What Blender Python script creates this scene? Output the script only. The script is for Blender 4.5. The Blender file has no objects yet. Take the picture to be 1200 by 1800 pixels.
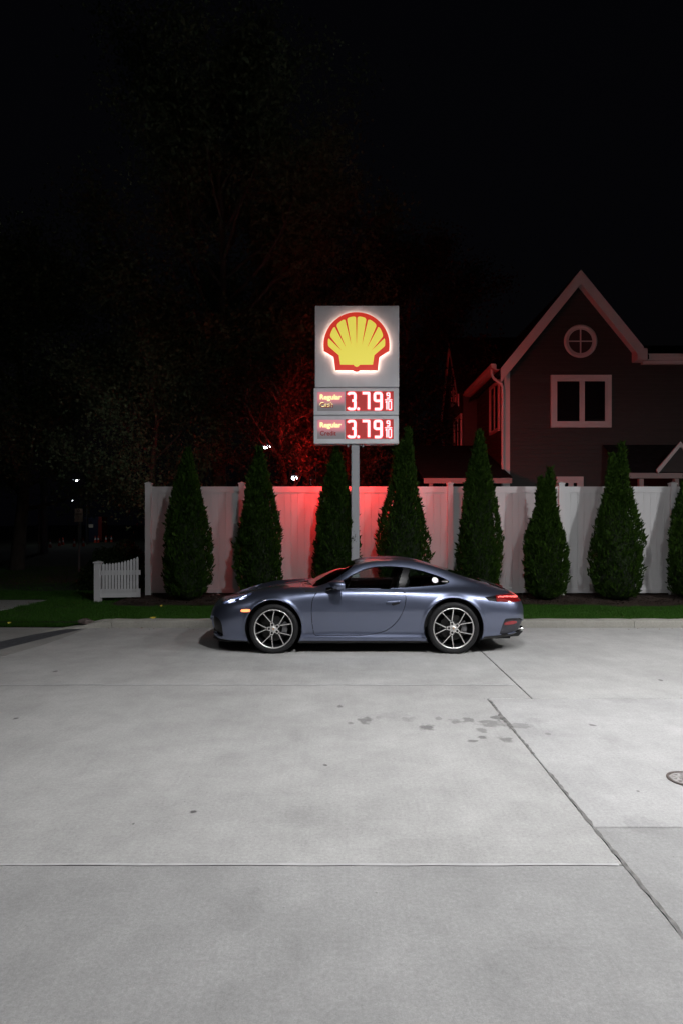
import bpy, math, random
import numpy as np
from mathutils import Vector, Matrix

random.seed(7)
RNG = np.random.default_rng(7)
SC = bpy.context.scene
COL = SC.collection

# ------------------------------------------------------------------ camera
F = 1108.0            # focal length in photo pixels (1200 x 1800)
HZ = 915.0            # horizon row
EYE = 1.83
cam_d = bpy.data.cameras.new('camera')
cam = bpy.data.objects.new('camera', cam_d)
COL.objects.link(cam)
cam.location = (0, 0, EYE)
cam.rotation_euler = (math.radians(90), 0, 0)
cam_d.sensor_fit = 'VERTICAL'
cam_d.sensor_height = 36.0
cam_d.sensor_width = 24.0
cam_d.lens = F / 1800 * 36
cam_d.shift_y = (HZ - 900) / 1800
cam_d.clip_start = 0.05
cam_d.clip_end = 1000
SC.camera = cam

# ------------------------------------------------------------------ night sky
world = bpy.data.worlds.new('World')
SC.world = world
world.use_nodes = True
wn = world.node_tree
bg = wn.nodes['Background']
sky = wn.nodes.new('ShaderNodeTexSky')
sky.sky_type = 'NISHITA'
sky.sun_disc = False
sky.sun_elevation = math.radians(-2.0)
sky.sun_rotation = math.radians(200)
mixw = wn.nodes.new('ShaderNodeMix'); mixw.data_type = 'RGBA'
mixw.inputs[0].default_value = 0.97
wn.links.new(sky.outputs[0], mixw.inputs[6])
mixw.inputs[7].default_value = (0.0072, 0.0072, 0.0118, 1)
wn.links.new(mixw.outputs[2], bg.inputs[0])
bg.inputs[1].default_value = 0.10

SC.view_settings.view_transform = 'Standard'
SC.view_settings.look = 'None'
SC.view_settings.exposure = 0.0
SC.view_settings.gamma = 1.0
SC.view_settings.use_curve_mapping = False
SC.render.engine = 'CYCLES'
SC.cycles.max_bounces = 7
SC.cycles.sample_clamp_indirect = 6.0
SC.cycles.use_denoising = True
try:
    SC.cycles.use_light_tree = True
except Exception:
    pass

# luminaires of the station canopy (built further down): x, y, strength factor
LUM_Z = 5.88
LUMS = [(1.1, 4.42, 0.62), (4.4, 4.5, 0.50), (8.1, 6.2, 0.98), (-3.6, 4.42, 0.05), (12.5, 6.6, 0.10)]
LUM_L = 2600.0
RED_FRONT = 6.5
RED_BACK = 310.0

# ------------------------------------------------------------------ helpers
def px(u, v, d):
    return ((u - 600) / F * d, d, EYE + (HZ - v) / F * d)

def gp(u, v, z=0.0):
    d = (EYE - z) * F / (v - HZ)
    return ((u - 600) / F * d, d)

def tag(o, label=None, cat=None, group=None, kind=None):
    if label: o['label'] = label
    if cat: o['category'] = cat
    if group: o['group'] = group
    if kind: o['kind'] = kind
    return o

def empty(name, loc, label, cat, group=None, rz=0.0):
    o = bpy.data.objects.new(name, None)
    o.empty_display_size = 0.2
    o.location = loc
    o.rotation_euler = (0, 0, rz)
    COL.objects.link(o)
    return tag(o, label, cat, group)

class MB:
    def __init__(s):
        s.v = []; s.f = []; s.m = []; s.sm = []
    def add(s, vs, fs, mi=0, smooth=False):
        b = len(s.v)
        s.v.extend([tuple(p) for p in vs])
        for f in fs:
            s.f.append(tuple(b + i for i in f)); s.m.append(mi); s.sm.append(smooth)
    def box(s, x0, x1, y0, y1, z0, z1, mi=0):
        s.add([(x0,y0,z0),(x1,y0,z0),(x1,y1,z0),(x0,y1,z0),(x0,y0,z1),(x1,y0,z1),(x1,y1,z1),(x0,y1,z1)],
              [(0,3,2,1),(4,5,6,7),(0,1,5,4),(1,2,6,5),(2,3,7,6),(3,0,4,7)], mi)
    def bbox(s, x0, x1, y0, y1, z0, z1, b=0.006, mi=0):
        # box with chamfered vertical and horizontal edges on the outline seen from -y / +y
        pts = [(x0+b,z0),(x1-b,z0),(x1,z0+b),(x1,z1-b),(x1-b,z1),(x0+b,z1),(x0,z1-b),(x0,z0+b)]
        inn = [(x0+2*b,z0+b),(x1-2*b,z0+b),(x1-b,z0+2*b),(x1-b,z1-2*b),(x1-2*b,z1-b),(x0+2*b,z1-b),(x0+b,z1-2*b),(x0+b,z0+2*b)]
        vs = [(p[0], y0, p[1]) for p in inn] + [(p[0], y0+b, p[1]) for p in pts] + [(p[0], y1-b, p[1]) for p in pts] + [(p[0], y1, p[1]) for p in inn]
        fs = [tuple(range(8))]
        for r in range(3):
            for i in range(8):
                j = (i+1) % 8
                fs.append((r*8+i, (r+1)*8+i, (r+1)*8+j, r*8+j))
        fs.append(tuple(24+i for i in reversed(range(8))))
        s.add(vs, fs, mi)
    def prism_y(s, poly, y0, y1, mi=0, caps=True):      # polygon in x,z
        n = len(poly)
        vs = [(p[0], y0, p[1]) for p in poly] + [(p[0], y1, p[1]) for p in poly]
        fs = [(i, (i+1) % n, n+(i+1) % n, n+i) for i in range(n)]
        if caps:
            fs += [tuple(reversed(range(n))), tuple(range(n, 2*n))]
        s.add(vs, fs, mi)
    def prism_z(s, poly, z0, z1, mi=0):
        n = len(poly)
        vs = [(p[0], p[1], z0) for p in poly] + [(p[0], p[1], z1) for p in poly]
        fs = [(i, (i+1) % n, n+(i+1) % n, n+i) for i in range(n)]
        fs += [tuple(reversed(range(n))), tuple(range(n, 2*n))]
        s.add(vs, fs, mi)
    def prism_x(s, poly, x0, x1, mi=0):                 # polygon in y,z
        n = len(poly)
        vs = [(x0, p[0], p[1]) for p in poly] + [(x1, p[0], p[1]) for p in poly]
        fs = [(i, (i+1) % n, n+(i+1) % n, n+i) for i in range(n)]
        fs += [tuple(reversed(range(n))), tuple(range(n, 2*n))]
        s.add(vs, fs, mi)
    def quad(s, a, b, c, d, mi=0):
        s.add([a, b, c, d], [(0, 1, 2, 3)], mi)
    def tube(s, pts, r, n=8, mi=0, caps=True, smooth=True):
        pts = [Vector(p) for p in pts]
        rs = r if isinstance(r, (list, tuple)) else [r] * len(pts)
        rings = []; prev = None
        for i, p in enumerate(pts):
            t = (pts[min(i+1, len(pts)-1)] - pts[max(i-1, 0)]).normalized()
            if prev is None:
                up = Vector((0, 0, 1)) if abs(t.z) < 0.9 else Vector((1, 0, 0))
                a = t.cross(up).normalized()
            else:
                a = (prev - t * prev.dot(t)).normalized()
            prev = a
            b = t.cross(a)
            rings.append([p + (a * math.cos(2*math.pi*k/n) + b * math.sin(2*math.pi*k/n)) * rs[i] for k in range(n)])
        vs = [q for rg in rings for q in rg]
        fs = []
        for i in range(len(pts)-1):
            for k in range(n):
                j = (k+1) % n
                fs.append((i*n+k, i*n+j, (i+1)*n+j, (i+1)*n+k))
        s.add(vs, fs, mi, smooth)
        if caps:
            s.add(rings[0], [tuple(range(n))], mi)
            s.add(rings[-1], [tuple(reversed(range(n)))], mi)
    def lathe_y(s, prof, n=48, mi=0, smooth=True, cx=0, cz=0, closed=False):   # prof: (radius, y)
        vs = []; fs = []
        for r, y in prof:
            for k in range(n):
                a = 2*math.pi*k/n
                vs.append((cx + r*math.cos(a), y, cz + r*math.sin(a)))
        m = len(prof)
        for i in range(m if closed else m-1):
            i2 = (i+1) % m
            for k in range(n):
                j = (k+1) % n
                fs.append((i*n+k, i*n+j, i2*n+j, i2*n+k))
        s.add(vs, fs, mi, smooth)
    def lathe_z(s, prof, n=24, mi=0, smooth=True, cx=0, cy=0):                 # prof: (radius, z)
        vs = []; fs = []
        for r, z in prof:
            for k in range(n):
                a = 2*math.pi*k/n
                vs.append((cx + r*math.cos(a), cy + r*math.sin(a), z))
        for i in range(len(prof)-1):
            for k in range(n):
                j = (k+1) % n
                fs.append((i*n+k, (i+1)*n+k, (i+1)*n+j, i*n+j))
        s.add(vs, fs, mi, smooth)
    def ellipsoid(s, c, r, n=16, m=10, mi=0):
        vs = []; fs = []
        for i in range(m+1):
            ph = math.pi*i/m
            for k in range(n):
                a = 2*math.pi*k/n
                vs.append((c[0]+r[0]*math.sin(ph)*math.cos(a), c[1]+r[1]*math.sin(ph)*math.sin(a), c[2]+r[2]*math.cos(ph)))
        for i in range(m):
            for k in range(n):
                j = (k+1) % n
                fs.append((i*n+k, (i+1)*n+k, (i+1)*n+j, i*n+j))
        s.add(vs, fs, mi, True)
    def mesh(s, name, mats, off=(0, 0, 0)):
        me = bpy.data.meshes.new(name)
        me.from_pydata([(p[0]-off[0], p[1]-off[1], p[2]-off[2]) for p in s.v], [], s.f)
        for m in (mats if isinstance(mats, (list, tuple)) else [mats]):
            me.materials.append(m)
        me.polygons.foreach_set('material_index', s.m)
        me.polygons.foreach_set('use_smooth', s.sm)
        me.validate()
        me.update()
        return me
    def build(s, name, mats, parent=None, off=(0, 0, 0), **kw):
        return link(name, s.mesh(name, mats, off), parent, **kw)

def link(name, me, parent=None, loc=(0, 0, 0), rot=None, label=None, cat=None, group=None, kind=None):
    o = bpy.data.objects.new(name, me)
    COL.objects.link(o)
    if parent is not None:
        o.parent = parent
    o.location = loc
    if rot is not None:
        o.rotation_euler = rot
    return tag(o, label, cat, group, kind)

def np_mesh(name, V, FQ, mats, smooth=False, mi=None):
    """fast mesh from numpy arrays; FQ is (n, k)"""
    me = bpy.data.meshes.new(name)
    k = FQ.shape[1]
    me.vertices.add(len(V)); me.vertices.foreach_set('co', np.ascontiguousarray(V, dtype=np.float32).ravel())
    me.loops.add(FQ.size); me.loops.foreach_set('vertex_index', FQ.astype(np.int32).ravel())
    me.polygons.add(len(FQ))
    me.polygons.foreach_set('loop_start', np.arange(0, FQ.size, k, dtype=np.int32))
    me.polygons.foreach_set('loop_total', np.full(len(FQ), k, dtype=np.int32))
    if smooth:
        me.polygons.foreach_set('use_smooth', np.ones(len(FQ), dtype=bool))
    for m in (mats if isinstance(mats, (list, tuple)) else [mats]):
        me.materials.append(m)
    if mi is not None:
        me.polygons.foreach_set('material_index', mi.astype(np.int32))
    me.update(calc_edges=True)
    return me

def copy_tree(o, parent=None):
    c = o.copy(); COL.objects.link(c); c.parent = parent
    for ch in [k for k in bpy.data.objects if k.parent == o]:
        copy_tree(ch, c)
    return c

# ------------------------------------------------------------------ materials
def mat(name, col, rough=0.6, metal=0.0, emis=None, estr=0.0, coat=0.0, spec=0.5, noise=None, bump=None, back=None, alpha=None):
    m = bpy.data.materials.new(name); m.use_nodes = True
    nt = m.node_tree; b = nt.nodes['Principled BSDF']
    b.inputs['Base Color'].default_value = (*col, 1)
    b.inputs['Roughness'].default_value = rough
    b.inputs['Metallic'].default_value = metal
    b.inputs['Specular IOR Level'].default_value = spec
    b.inputs['Coat Weight'].default_value = coat
    b.inputs['Coat Roughness'].default_value = 0.04
    if emis:
        b.inputs['Emission Color'].default_value = (*emis, 1)
        b.inputs['Emission Strength'].default_value = estr
    geo = None
    if noise:
        # noise = (scale xyz, amount, [detail])
        tc = nt.nodes.new('ShaderNodeTexCoord')
        mp = nt.nodes.new('ShaderNodeMapping'); mp.inputs['Scale'].default_value = noise[0]
        nz = nt.nodes.new('ShaderNodeTexNoise'); nz.inputs['Scale'].default_value = 1.0
        nz.inputs['Detail'].default_value = 6
        rmp = nt.nodes.new('ShaderNodeMapRange')
        rmp.inputs[1].default_value = 0.3; rmp.inputs[2].default_value = 0.7
        rmp.inputs[3].default_value = 1 - noise[1]; rmp.inputs[4].default_value = 1 + noise[1]
        mul = nt.nodes.new('ShaderNodeVectorMath'); mul.operation = 'SCALE'
        mul.inputs[0].default_value = col
        nt.links.new(tc.outputs['Object'], mp.inputs[0]); nt.links.new(mp.outputs[0], nz.inputs[0])
        nt.links.new(nz.outputs[0], rmp.inputs[0]); nt.links.new(rmp.outputs[0], mul.inputs['Scale'])
        nt.links.new(mul.outputs[0], b.inputs['Base Color'])
    if bump:
        tc = nt.nodes.new('ShaderNodeTexCoord')
        mp = nt.nodes.new('ShaderNodeMapping'); mp.inputs['Scale'].default_value = bump[0]
        nz = nt.nodes.new('ShaderNodeTexNoise'); nz.inputs['Scale'].default_value = 1.0; nz.inputs['Detail'].default_value = 5
        bp = nt.nodes.new('ShaderNodeBump'); bp.inputs['Strength'].default_value = bump[1]; bp.inputs['Distance'].default_value = bump[2]
        nt.links.new(tc.outputs['Object'], mp.inputs[0]); nt.links.new(mp.outputs[0], nz.inputs[0])
        nt.links.new(nz.outputs[0], bp.inputs['Height']); nt.links.new(bp.outputs[0], b.inputs['Normal'])
    return m

def emit(name, col, s):
    return mat(name, tuple(min(1, c) * 0.4 for c in col), 0.5, emis=col, estr=s)

def glass(name, tint, rough=0.0, refl=1.0):
    m = bpy.data.materials.new(name); m.use_nodes = True
    nt = m.node_tree; nt.nodes.remove(nt.nodes['Principled BSDF'])
    out = nt.nodes['Material Output']
    tr = nt.nodes.new('ShaderNodeBsdfTransparent'); tr.inputs[0].default_value = (*tint, 1)
    gl = nt.nodes.new('ShaderNodeBsdfGlossy'); gl.inputs['Roughness'].default_value = rough
    fr = nt.nodes.new('ShaderNodeFresnel'); fr.inputs[0].default_value = 1.5
    mu = nt.nodes.new('ShaderNodeMath'); mu.operation = 'MULTIPLY'; mu.inputs[1].default_value = refl
    mx = nt.nodes.new('ShaderNodeMixShader')
    nt.links.new(fr.outputs[0], mu.inputs[0]); nt.links.new(mu.outputs[0], mx.inputs[0])
    nt.links.new(tr.outputs[0], mx.inputs[1]); nt.links.new(gl.outputs[0], mx.inputs[2])
    nt.links.new(mx.outputs[0], out.inputs[0])
    return m

def concrete(name, base, stains=()):
    m = bpy.data.materials.new(name); m.use_nodes = True
    nt = m.node_tree; b = nt.nodes['Principled BSDF']; N = nt.nodes.new; L = nt.links.new
    b.inputs['Roughness'].default_value = 0.82
    b.inputs['Specular IOR Level'].default_value = 0.35
    geo = N('ShaderNodeNewGeometry')
    def noise(scale, detail=6, rough=0.6, sx=1, sy=1, rot=0.0):
        mp = N('ShaderNodeMapping'); mp.inputs['Scale'].default_value = (sx, sy, 1); mp.inputs['Rotation'].default_value = (0, 0, rot)
        L(geo.outputs['Position'], mp.inputs[0])
        nz = N('ShaderNodeTexNoise'); nz.inputs['Scale'].default_value = scale
        nz.inputs['Detail'].default_value = detail; nz.inputs['Roughness'].default_value = rough
        L(mp.outputs[0], nz.inputs[0]); return nz.outputs[0]
    def rng(x, a, bb, lo, hi):
        r = N('ShaderNodeMapRange'); r.inputs[1].default_value = a; r.inputs[2].default_value = bb
        r.inputs[3].default_value = lo; r.inputs[4].default_value = hi; L(x, r.inputs[0]); return r.outputs[0]
    def mth(op, a, bb):
        r = N('ShaderNodeMath'); r.operation = op
        for i, q in enumerate((a, bb)):
            if isinstance(q, (int, float)): r.inputs[i].default_value = q
            else: L(q, r.inputs[i])
        return r.outputs[0]
    big = rng(noise(0.55, 6, .7), 0.3, 0.7, 0.84, 1.10)
    mid = rng(noise(3.0, 6, 0.7), 0.3, 0.7, 0.93, 1.06)
    fine = rng(noise(48, 5, 0.85), 0.25, 0.75, 0.76, 1.20)
    grit = rng(noise(170, 3, 0.85), 0.25, 0.75, 0.82, 1.16)
    broom = rng(noise(1.0, 6, 0.8, 26, 0.9, 0.03), 0.3, 0.7, 0.955, 1.035)
    sweep = rng(noise(1.7, 8, 0.72), 0.38, 0.70, 1.06, 0.88)
    val = mth('MULTIPLY', mth('MULTIPLY', mth('MULTIPLY', big, mid), mth('MULTIPLY', fine, broom)), mth('MULTIPLY', sweep, grit))
    info = N('ShaderNodeObjectInfo')
    val = mth('MULTIPLY', val, rng(info.outputs['Random'], 0, 1, 0.96, 1.04))
    # scattered dark pits
    vo = N('ShaderNodeTexVoronoi'); vo.inputs['Scale'].default_value = 5.0
    L(geo.outputs['Position'], vo.inputs['Vector'])
    val = mth('MULTIPLY', val, rng(vo.outputs['Distance'], 0.012, 0.035, 0.55, 1.0))
    if stains:
        wob = N('ShaderNodeTexNoise'); wob.inputs['Scale'].default_value = 14; wob.inputs['Detail'].default_value = 5
        L(geo.outputs['Position'], wob.inputs[0])
        for (cx, cy, rx, ry, dark) in stains:
            mp = N('ShaderNodeMapping'); mp.vector_type = 'POINT'
            mp.inputs['Location'].default_value = (-cx/rx, -cy/ry, 0); mp.inputs['Scale'].default_value = (1/rx, 1/ry, 0.0001)
            L(geo.outputs['Position'], mp.inputs[0])
            ln = N('ShaderNodeVectorMath'); ln.operation = 'LENGTH'; L(mp.outputs[0], ln.inputs[0])
            dd = mth('ADD', ln.outputs['Value'], rng(wob.outputs[0], 0.2, 0.8, -0.75, 0.75))
            val = mth('MULTIPLY', val, rng(dd, 0.65, 1.15, dark, 1.0))
    sc = N('ShaderNodeVectorMath'); sc.operation = 'SCALE'; sc.inputs[0].default_value = base
    L(val, sc.inputs['Scale']); L(sc.outputs[0], b.inputs['Base Color'])
    bp = N('ShaderNodeBump'); bp.inputs['Strength'].default_value = 0.35; bp.inputs['Distance'].default_value = 0.004
    hh = mth('ADD', noise(70, 4, 0.8), mth('MULTIPLY', noise(1.0, 3, 0.6, 90, 1.2), 0.3))
    L(hh, bp.inputs['Height']); L(bp.outputs[0], b.inputs['Normal'])
    return m

STAINS = []
def stain(u, v, wpx, hpx, dark):
    x, y = gp(u, v)
    STAINS.append((x, y, wpx/2/F*y, hpx/2*y*y/(F*EYE), dark))
for s_ in [(q[0], q[1], q[2], q[3], q[4]*(.86 if q[4] < .85 else 1)) for q in [(640,1266,26,11,.62),(750,1279,26,11,.55),(597,1241,9,5,.6),(616,1271,10,4,.68),(800,1268,24,7,.72),(822,1265,22,9,.68),
           (845,1284,18,9,.72),(862,1272,46,12,.70),(831,1303,16,6,.6),(847,1296,18,6,.58),(889,1300,26,9,.68),(872,1262,20,8,.55),
           (716,1264,26,8,.85),(665,1262,14,5,.86),(770,1263,14,6,.8),(915,1276,44,11,.80),(940,1268,38,12,.9),(1040,1275,11,4,.55),
           (340,1426.5,12,6,.28),(235,1448,5,3,.45),(572,1345,8,3.5,.42),(28,1263,9,3.5,.4),(98,1180,9,3,.5),(1121,1391,8,3.5,.48),
           (1161,1196,8,3,.45),(963,1290,8,4,.8),(1090,1230,60,12,.93),(1130,1450,70,30,.9),(760,1630,60,50,.93),(430,1600,60,70,.93),
           (690,1258,60,16,.9),(1075,1300,40,14,.93),(420,1215,90,14,.93),(200,1330,120,22,.95),(520,1440,110,30,.95),(700,1480,60,16,.94),(150,1560,120,40,.94),(905,1700,120,50,.94),(470,1175,60,10,.9),(300,1150,70,10,.93)]]:
    stain(*s_)

M = {}
M['slab'] = concrete('broomed_concrete', (0.398, 0.394, 0.385), STAINS)
M['slab_b'] = concrete('newer_concrete', (0.40, 0.396, 0.392), STAINS)
M['slab_c'] = concrete('greyer_falloff_concrete', (0.308, 0.306, 0.302), STAINS)  # greyer slabs; foreground light falloff is also darkened into the base colour
M['kerb'] = concrete('kerb_concrete', (0.32, 0.31, 0.275))
M['walk'] = concrete('pavement_concrete', (0.30, 0.295, 0.28))
M['asphalt'] = mat('asphalt', (0.045, 0.045, 0.05), 0.85, noise=((9, 9, 9), .3), bump=((80, 80, 80), .5, .006))
M['tar'] = mat('tar_patch', (0.062, 0.064, 0.072), 0.75, noise=((12, 12, 12), .35), bump=((60, 60, 60), .5, .005))
M['soil'] = mat('lawn_soil', (0.020, 0.024, 0.011), 0.95, noise=((4, 4, 4), .3))
M['mulch'] = mat('mulch', (0.035, 0.019, 0.012), 0.95, noise=((30, 30, 30), .6), bump=((45, 45, 45), 1.0, .03))
M['vinyl'] = mat('white_vinyl', (0.62, 0.615, 0.62), 0.42, noise=((1.2, 1.2, 0.7), .05))
M['vinyl2'] = mat('weathered_white_vinyl', (0.52, 0.52, 0.53), 0.5, noise=((2, 2, 1), .08))
M['siding'] = mat('brown_siding', (0.030, 0.0265, 0.0245), 0.7, noise=((3, 3, 9), .12))
M['trim_dim'] = mat('grey_brown_trim', (0.26, 0.22, 0.21), 0.6)
M['trim'] = mat('white_trim', (0.47, 0.46, 0.46), 0.55, noise=((1, 1, 1), .06))
M['shingle'] = mat('dark_shingle', (0.010, 0.010, 0.011), 0.95, spec=0.1, noise=((6, 6, 6), .4))
M['darkglass'] = mat('dark_window_glass', (0.006, 0.006, 0.008), 0.05, spec=0.5)
M['paint'] = mat('slate_blue_metallic_paint', (0.208, 0.238, 0.345), 0.365, metal=0.96, coat=0.9)
M['black'] = mat('black_plastic', (0.012, 0.012, 0.013), 0.45)
M['gloss_black'] = mat('gloss_black', (0.008, 0.008, 0.009), 0.16, coat=0.5)
M['cabin'] = mat('cabin_trim', (0.014, 0.014, 0.015), 0.7)
M['leather'] = mat('seat_leather', (0.028, 0.028, 0.030), 0.5)
M['tyre'] = mat('tyre_rubber', (0.011, 0.011, 0.012), 0.7, spec=.35, bump=((30, 30, 30), .15, .002))
M['machined'] = mat('machined_alloy', (0.86, 0.84, 0.82), 0.34, metal=0.8)
M['rimdark'] = mat('dark_alloy', (0.010, 0.010, 0.012), 0.3, metal=0.2, coat=.3)
M['brake'] = mat('brake_iron', (0.045, 0.044, 0.043), 0.45, metal=0.8)
M['caliper'] = mat('grey_caliper', (0.15, 0.15, 0.155), 0.4, metal=0.2)
M['chrome'] = mat('chrome', (0.7, 0.7, 0.7), 0.12, metal=1.0)
M['carglass'] = glass('tinted_car_glass', (0.76, 0.82, 0.80), 0.0, 1.2)
M['windscreen'] = glass('windscreen_glass', (0.35, 0.38, 0.38), 0.0, 1.5)
M['lens'] = glass('clear_lens', (0.75, 0.78, 0.85), 0.02, 1.6)
M['lampbowl'] = mat('lamp_reflector', (0.16, 0.17, 0.24), 0.25, metal=0.9)
M['drl'] = emit('headlight_led', (0.80, 0.86, 1.0), 5.0)
M['amber'] = emit('amber_marker', (1.0, 0.24, 0.085), 2.9)
M['tail_led'] = emit('tail_led', (1.0, 0.17, 0.15), 1.25)
M['tail_red'] = mat('red_lens', (0.10, 0.004, 0.005), 0.12, coat=1.0, emis=(1, .03, .03), estr=0.10)
M['reflector'] = mat('red_reflector', (0.28, 0.02, 0.025), 0.15, coat=1.0)
M['sticker'] = mat('white_sticker', (0.85, 0.85, 0.85), 0.5)
M['crest'] = mat('wheel_crest', (0.55, 0.38, 0.26), 0.4, metal=.3)
M['signmetal'] = mat('grey_sign_metal', (0.30, 0.31, 0.33), 0.45, noise=((1.5, 1.5, 1.5), .05))
M['signface'] = mat('light_grey_sign_face', (0.86, 0.86, 0.90), 0.42, noise=((3, 3, 1.2), .07))
M['pole'] = mat('grey_pole_paint', (0.42, 0.43, 0.46), 0.42)
M['shell_red'] = mat('emblem_red', (0.42, 0.015, 0.012), 0.35, emis=(0.56, 0.035, 0.02), estr=0.9)
M['shell_yellow'] = mat('emblem_yellow', (0.7, 0.55, 0.03), 0.35, emis=(0.72, 0.64, 0.10), estr=0.86)
M['halo'] = emit('halo_led', (1.0, 0.82, 0.66), 6.0)
M['led_f'] = emit('price_led', (1.0, 0.16, 0.17), RED_FRONT)
M['led_b'] = emit('price_led_rear', (1.0, 0.018, 0.014), RED_BACK*1.95)
M['led_b2'] = emit('price_led_rear_upper', (1.0, 0.018, 0.014), RED_BACK*.28)
M['screen'] = mat('price_screen', (0.10, 0.004, 0.004), 0.4, emis=(0.50, 0.012, 0.010), estr=0.62)
M['lit_text'] = emit('lit_yellow_text', (0.95, 0.84, 0.36), 1.5)
M['red_text'] = mat('red_text', (0.35, 0.02, 0.02), 0.5, emis=(0.3, .01, .01), estr=.35)
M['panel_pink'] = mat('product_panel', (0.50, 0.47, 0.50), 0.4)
def paint_glow(m):
    # pink backlight glow painted into the emission: bright above, fading out downwards
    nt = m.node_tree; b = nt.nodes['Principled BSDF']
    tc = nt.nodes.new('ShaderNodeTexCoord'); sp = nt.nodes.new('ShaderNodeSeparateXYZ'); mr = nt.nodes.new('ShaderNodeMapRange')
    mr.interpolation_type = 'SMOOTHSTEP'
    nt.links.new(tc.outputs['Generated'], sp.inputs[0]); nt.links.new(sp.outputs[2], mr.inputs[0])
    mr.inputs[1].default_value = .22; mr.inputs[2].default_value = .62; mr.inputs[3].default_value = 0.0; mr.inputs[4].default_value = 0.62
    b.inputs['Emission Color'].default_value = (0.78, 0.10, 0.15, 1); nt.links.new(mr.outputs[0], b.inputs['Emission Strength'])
paint_glow(M['panel_pink'])
M['panel_lamp'] = emit('product_panel_led', (1.0, 0.10, 0.10), 2.2)
M['lum'] = emit('canopy_led', (0.985, 0.985, 1.0), LUM_L)
M['soffit'] = mat('canopy_soffit', (0.75, 0.75, 0.74), 0.4)
M['bark'] = mat('bark', (0.055, 0.042, 0.032), 0.9, noise=((6, 6, 2), .4), bump=((20, 20, 6), .8, .02))
M['wood_pole'] = mat('utility_pole_wood', (0.07, 0.07, 0.085), 0.85, noise=((5, 5, 1), .3))
M['steel'] = mat('galvanised_steel', (0.2, 0.2, 0.2), 0.5, metal=.5)
M['signwhite'] = mat('aged_sign_white', (0.80, 0.72, 0.60), 0.5, noise=((4, 4, 4), .12))
M['signprint'] = mat('red_sign_print', (0.16, 0.05, 0.04), 0.6)
M['cone'] = mat('cone_orange', (0.55, 0.05, 0.015), 0.5)
M['collar'] = mat('cone_collar', (0.85, 0.85, 0.85), 0.4)
M['booth'] = mat('booth_blue', (0.015, 0.02, 0.055), 0.5)
M['booth_red'] = mat('booth_red', (0.20, 0.014, 0.010), 0.5)
M['cast_iron'] = mat('rusty_cast_iron', (0.09, 0.07, 0.062), 0.6, noise=((25, 25, 25), .4))
M['yellow_leaf'] = mat('yellow_leaf', (0.55, 0.42, 0.04), 0.6)
M['stone'] = mat('pale_stone', (0.35, 0.33, 0.30), 0.8)
M['streetlamp'] = emit('street_lamp_glow', (0.86, 0.93, 1.0), 40)
M['streetlamp_far'] = emit('street_lamp_far_glow', (0.86, 0.93, 1.0), 2600)

def leaf_mat(name, a, b, rough=0.55, sss=0.25):
    m = bpy.data.materials.new(name); m.use_nodes = True
    nt = m.node_tree; p = nt.nodes['Principled BSDF']
    g = nt.nodes.new('ShaderNodeNewGeometry')
    mx = nt.nodes.new('ShaderNodeMix'); mx.data_type = 'RGBA'
    mx.inputs[6].default_value = (*a, 1); mx.inputs[7].default_value = (*b, 1)
    nt.links.new(g.outputs['Random Per Island'], mx.inputs[0])
    nt.links.new(mx.outputs[2], p.inputs['Base Color'])
    p.inputs['Roughness'].default_value = rough
    p.inputs['Specular IOR Level'].default_value = 0.08
    tl = nt.nodes.new('ShaderNodeBsdfTranslucent'); nt.links.new(mx.outputs[2], tl.inputs[0])
    ms = nt.nodes.new('ShaderNodeMixShader'); ms.inputs[0].default_value = sss
    out = nt.nodes['Material Output']
    nt.links.new(p.outputs[0], ms.inputs[1]); nt.links.new(tl.outputs[0], ms.inputs[2]); nt.links.new(ms.outputs[0], out.inputs[0])
    return m
M['arbor'] = leaf_mat('arborvitae_foliage', (0.012, 0.031, 0.004), (0.031, 0.064, 0.007), 0.6, 0.12)
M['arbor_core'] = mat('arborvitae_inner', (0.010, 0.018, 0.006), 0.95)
M['grass'] = leaf_mat('grass_blades', (0.022, 0.075, 0.012), (0.060, 0.150, 0.020), 0.6, 0.3)
M['maple'] = leaf_mat('dark_tree_leaves', (0.075, 0.115, 0.060), (0.145, 0.155, 0.085), 0.6, 0.35)
M['russet'] = leaf_mat('russet_leaves', (0.015, 0.015, 0.011), (0.040, 0.034, 0.026), 0.55, 0.35)
M['shrub'] = leaf_mat('shrub_leaves', (0.014, 0.025, 0.009), (0.03, 0.045, 0.015), 0.6, 0.2)

# ------------------------------------------------------------------ ground, slabs, kerb
b = MB(); b.box(-120, 120, -40, 260, -0.35, -0.10)
b.build('ground', M['asphalt'], kind='structure')

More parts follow.
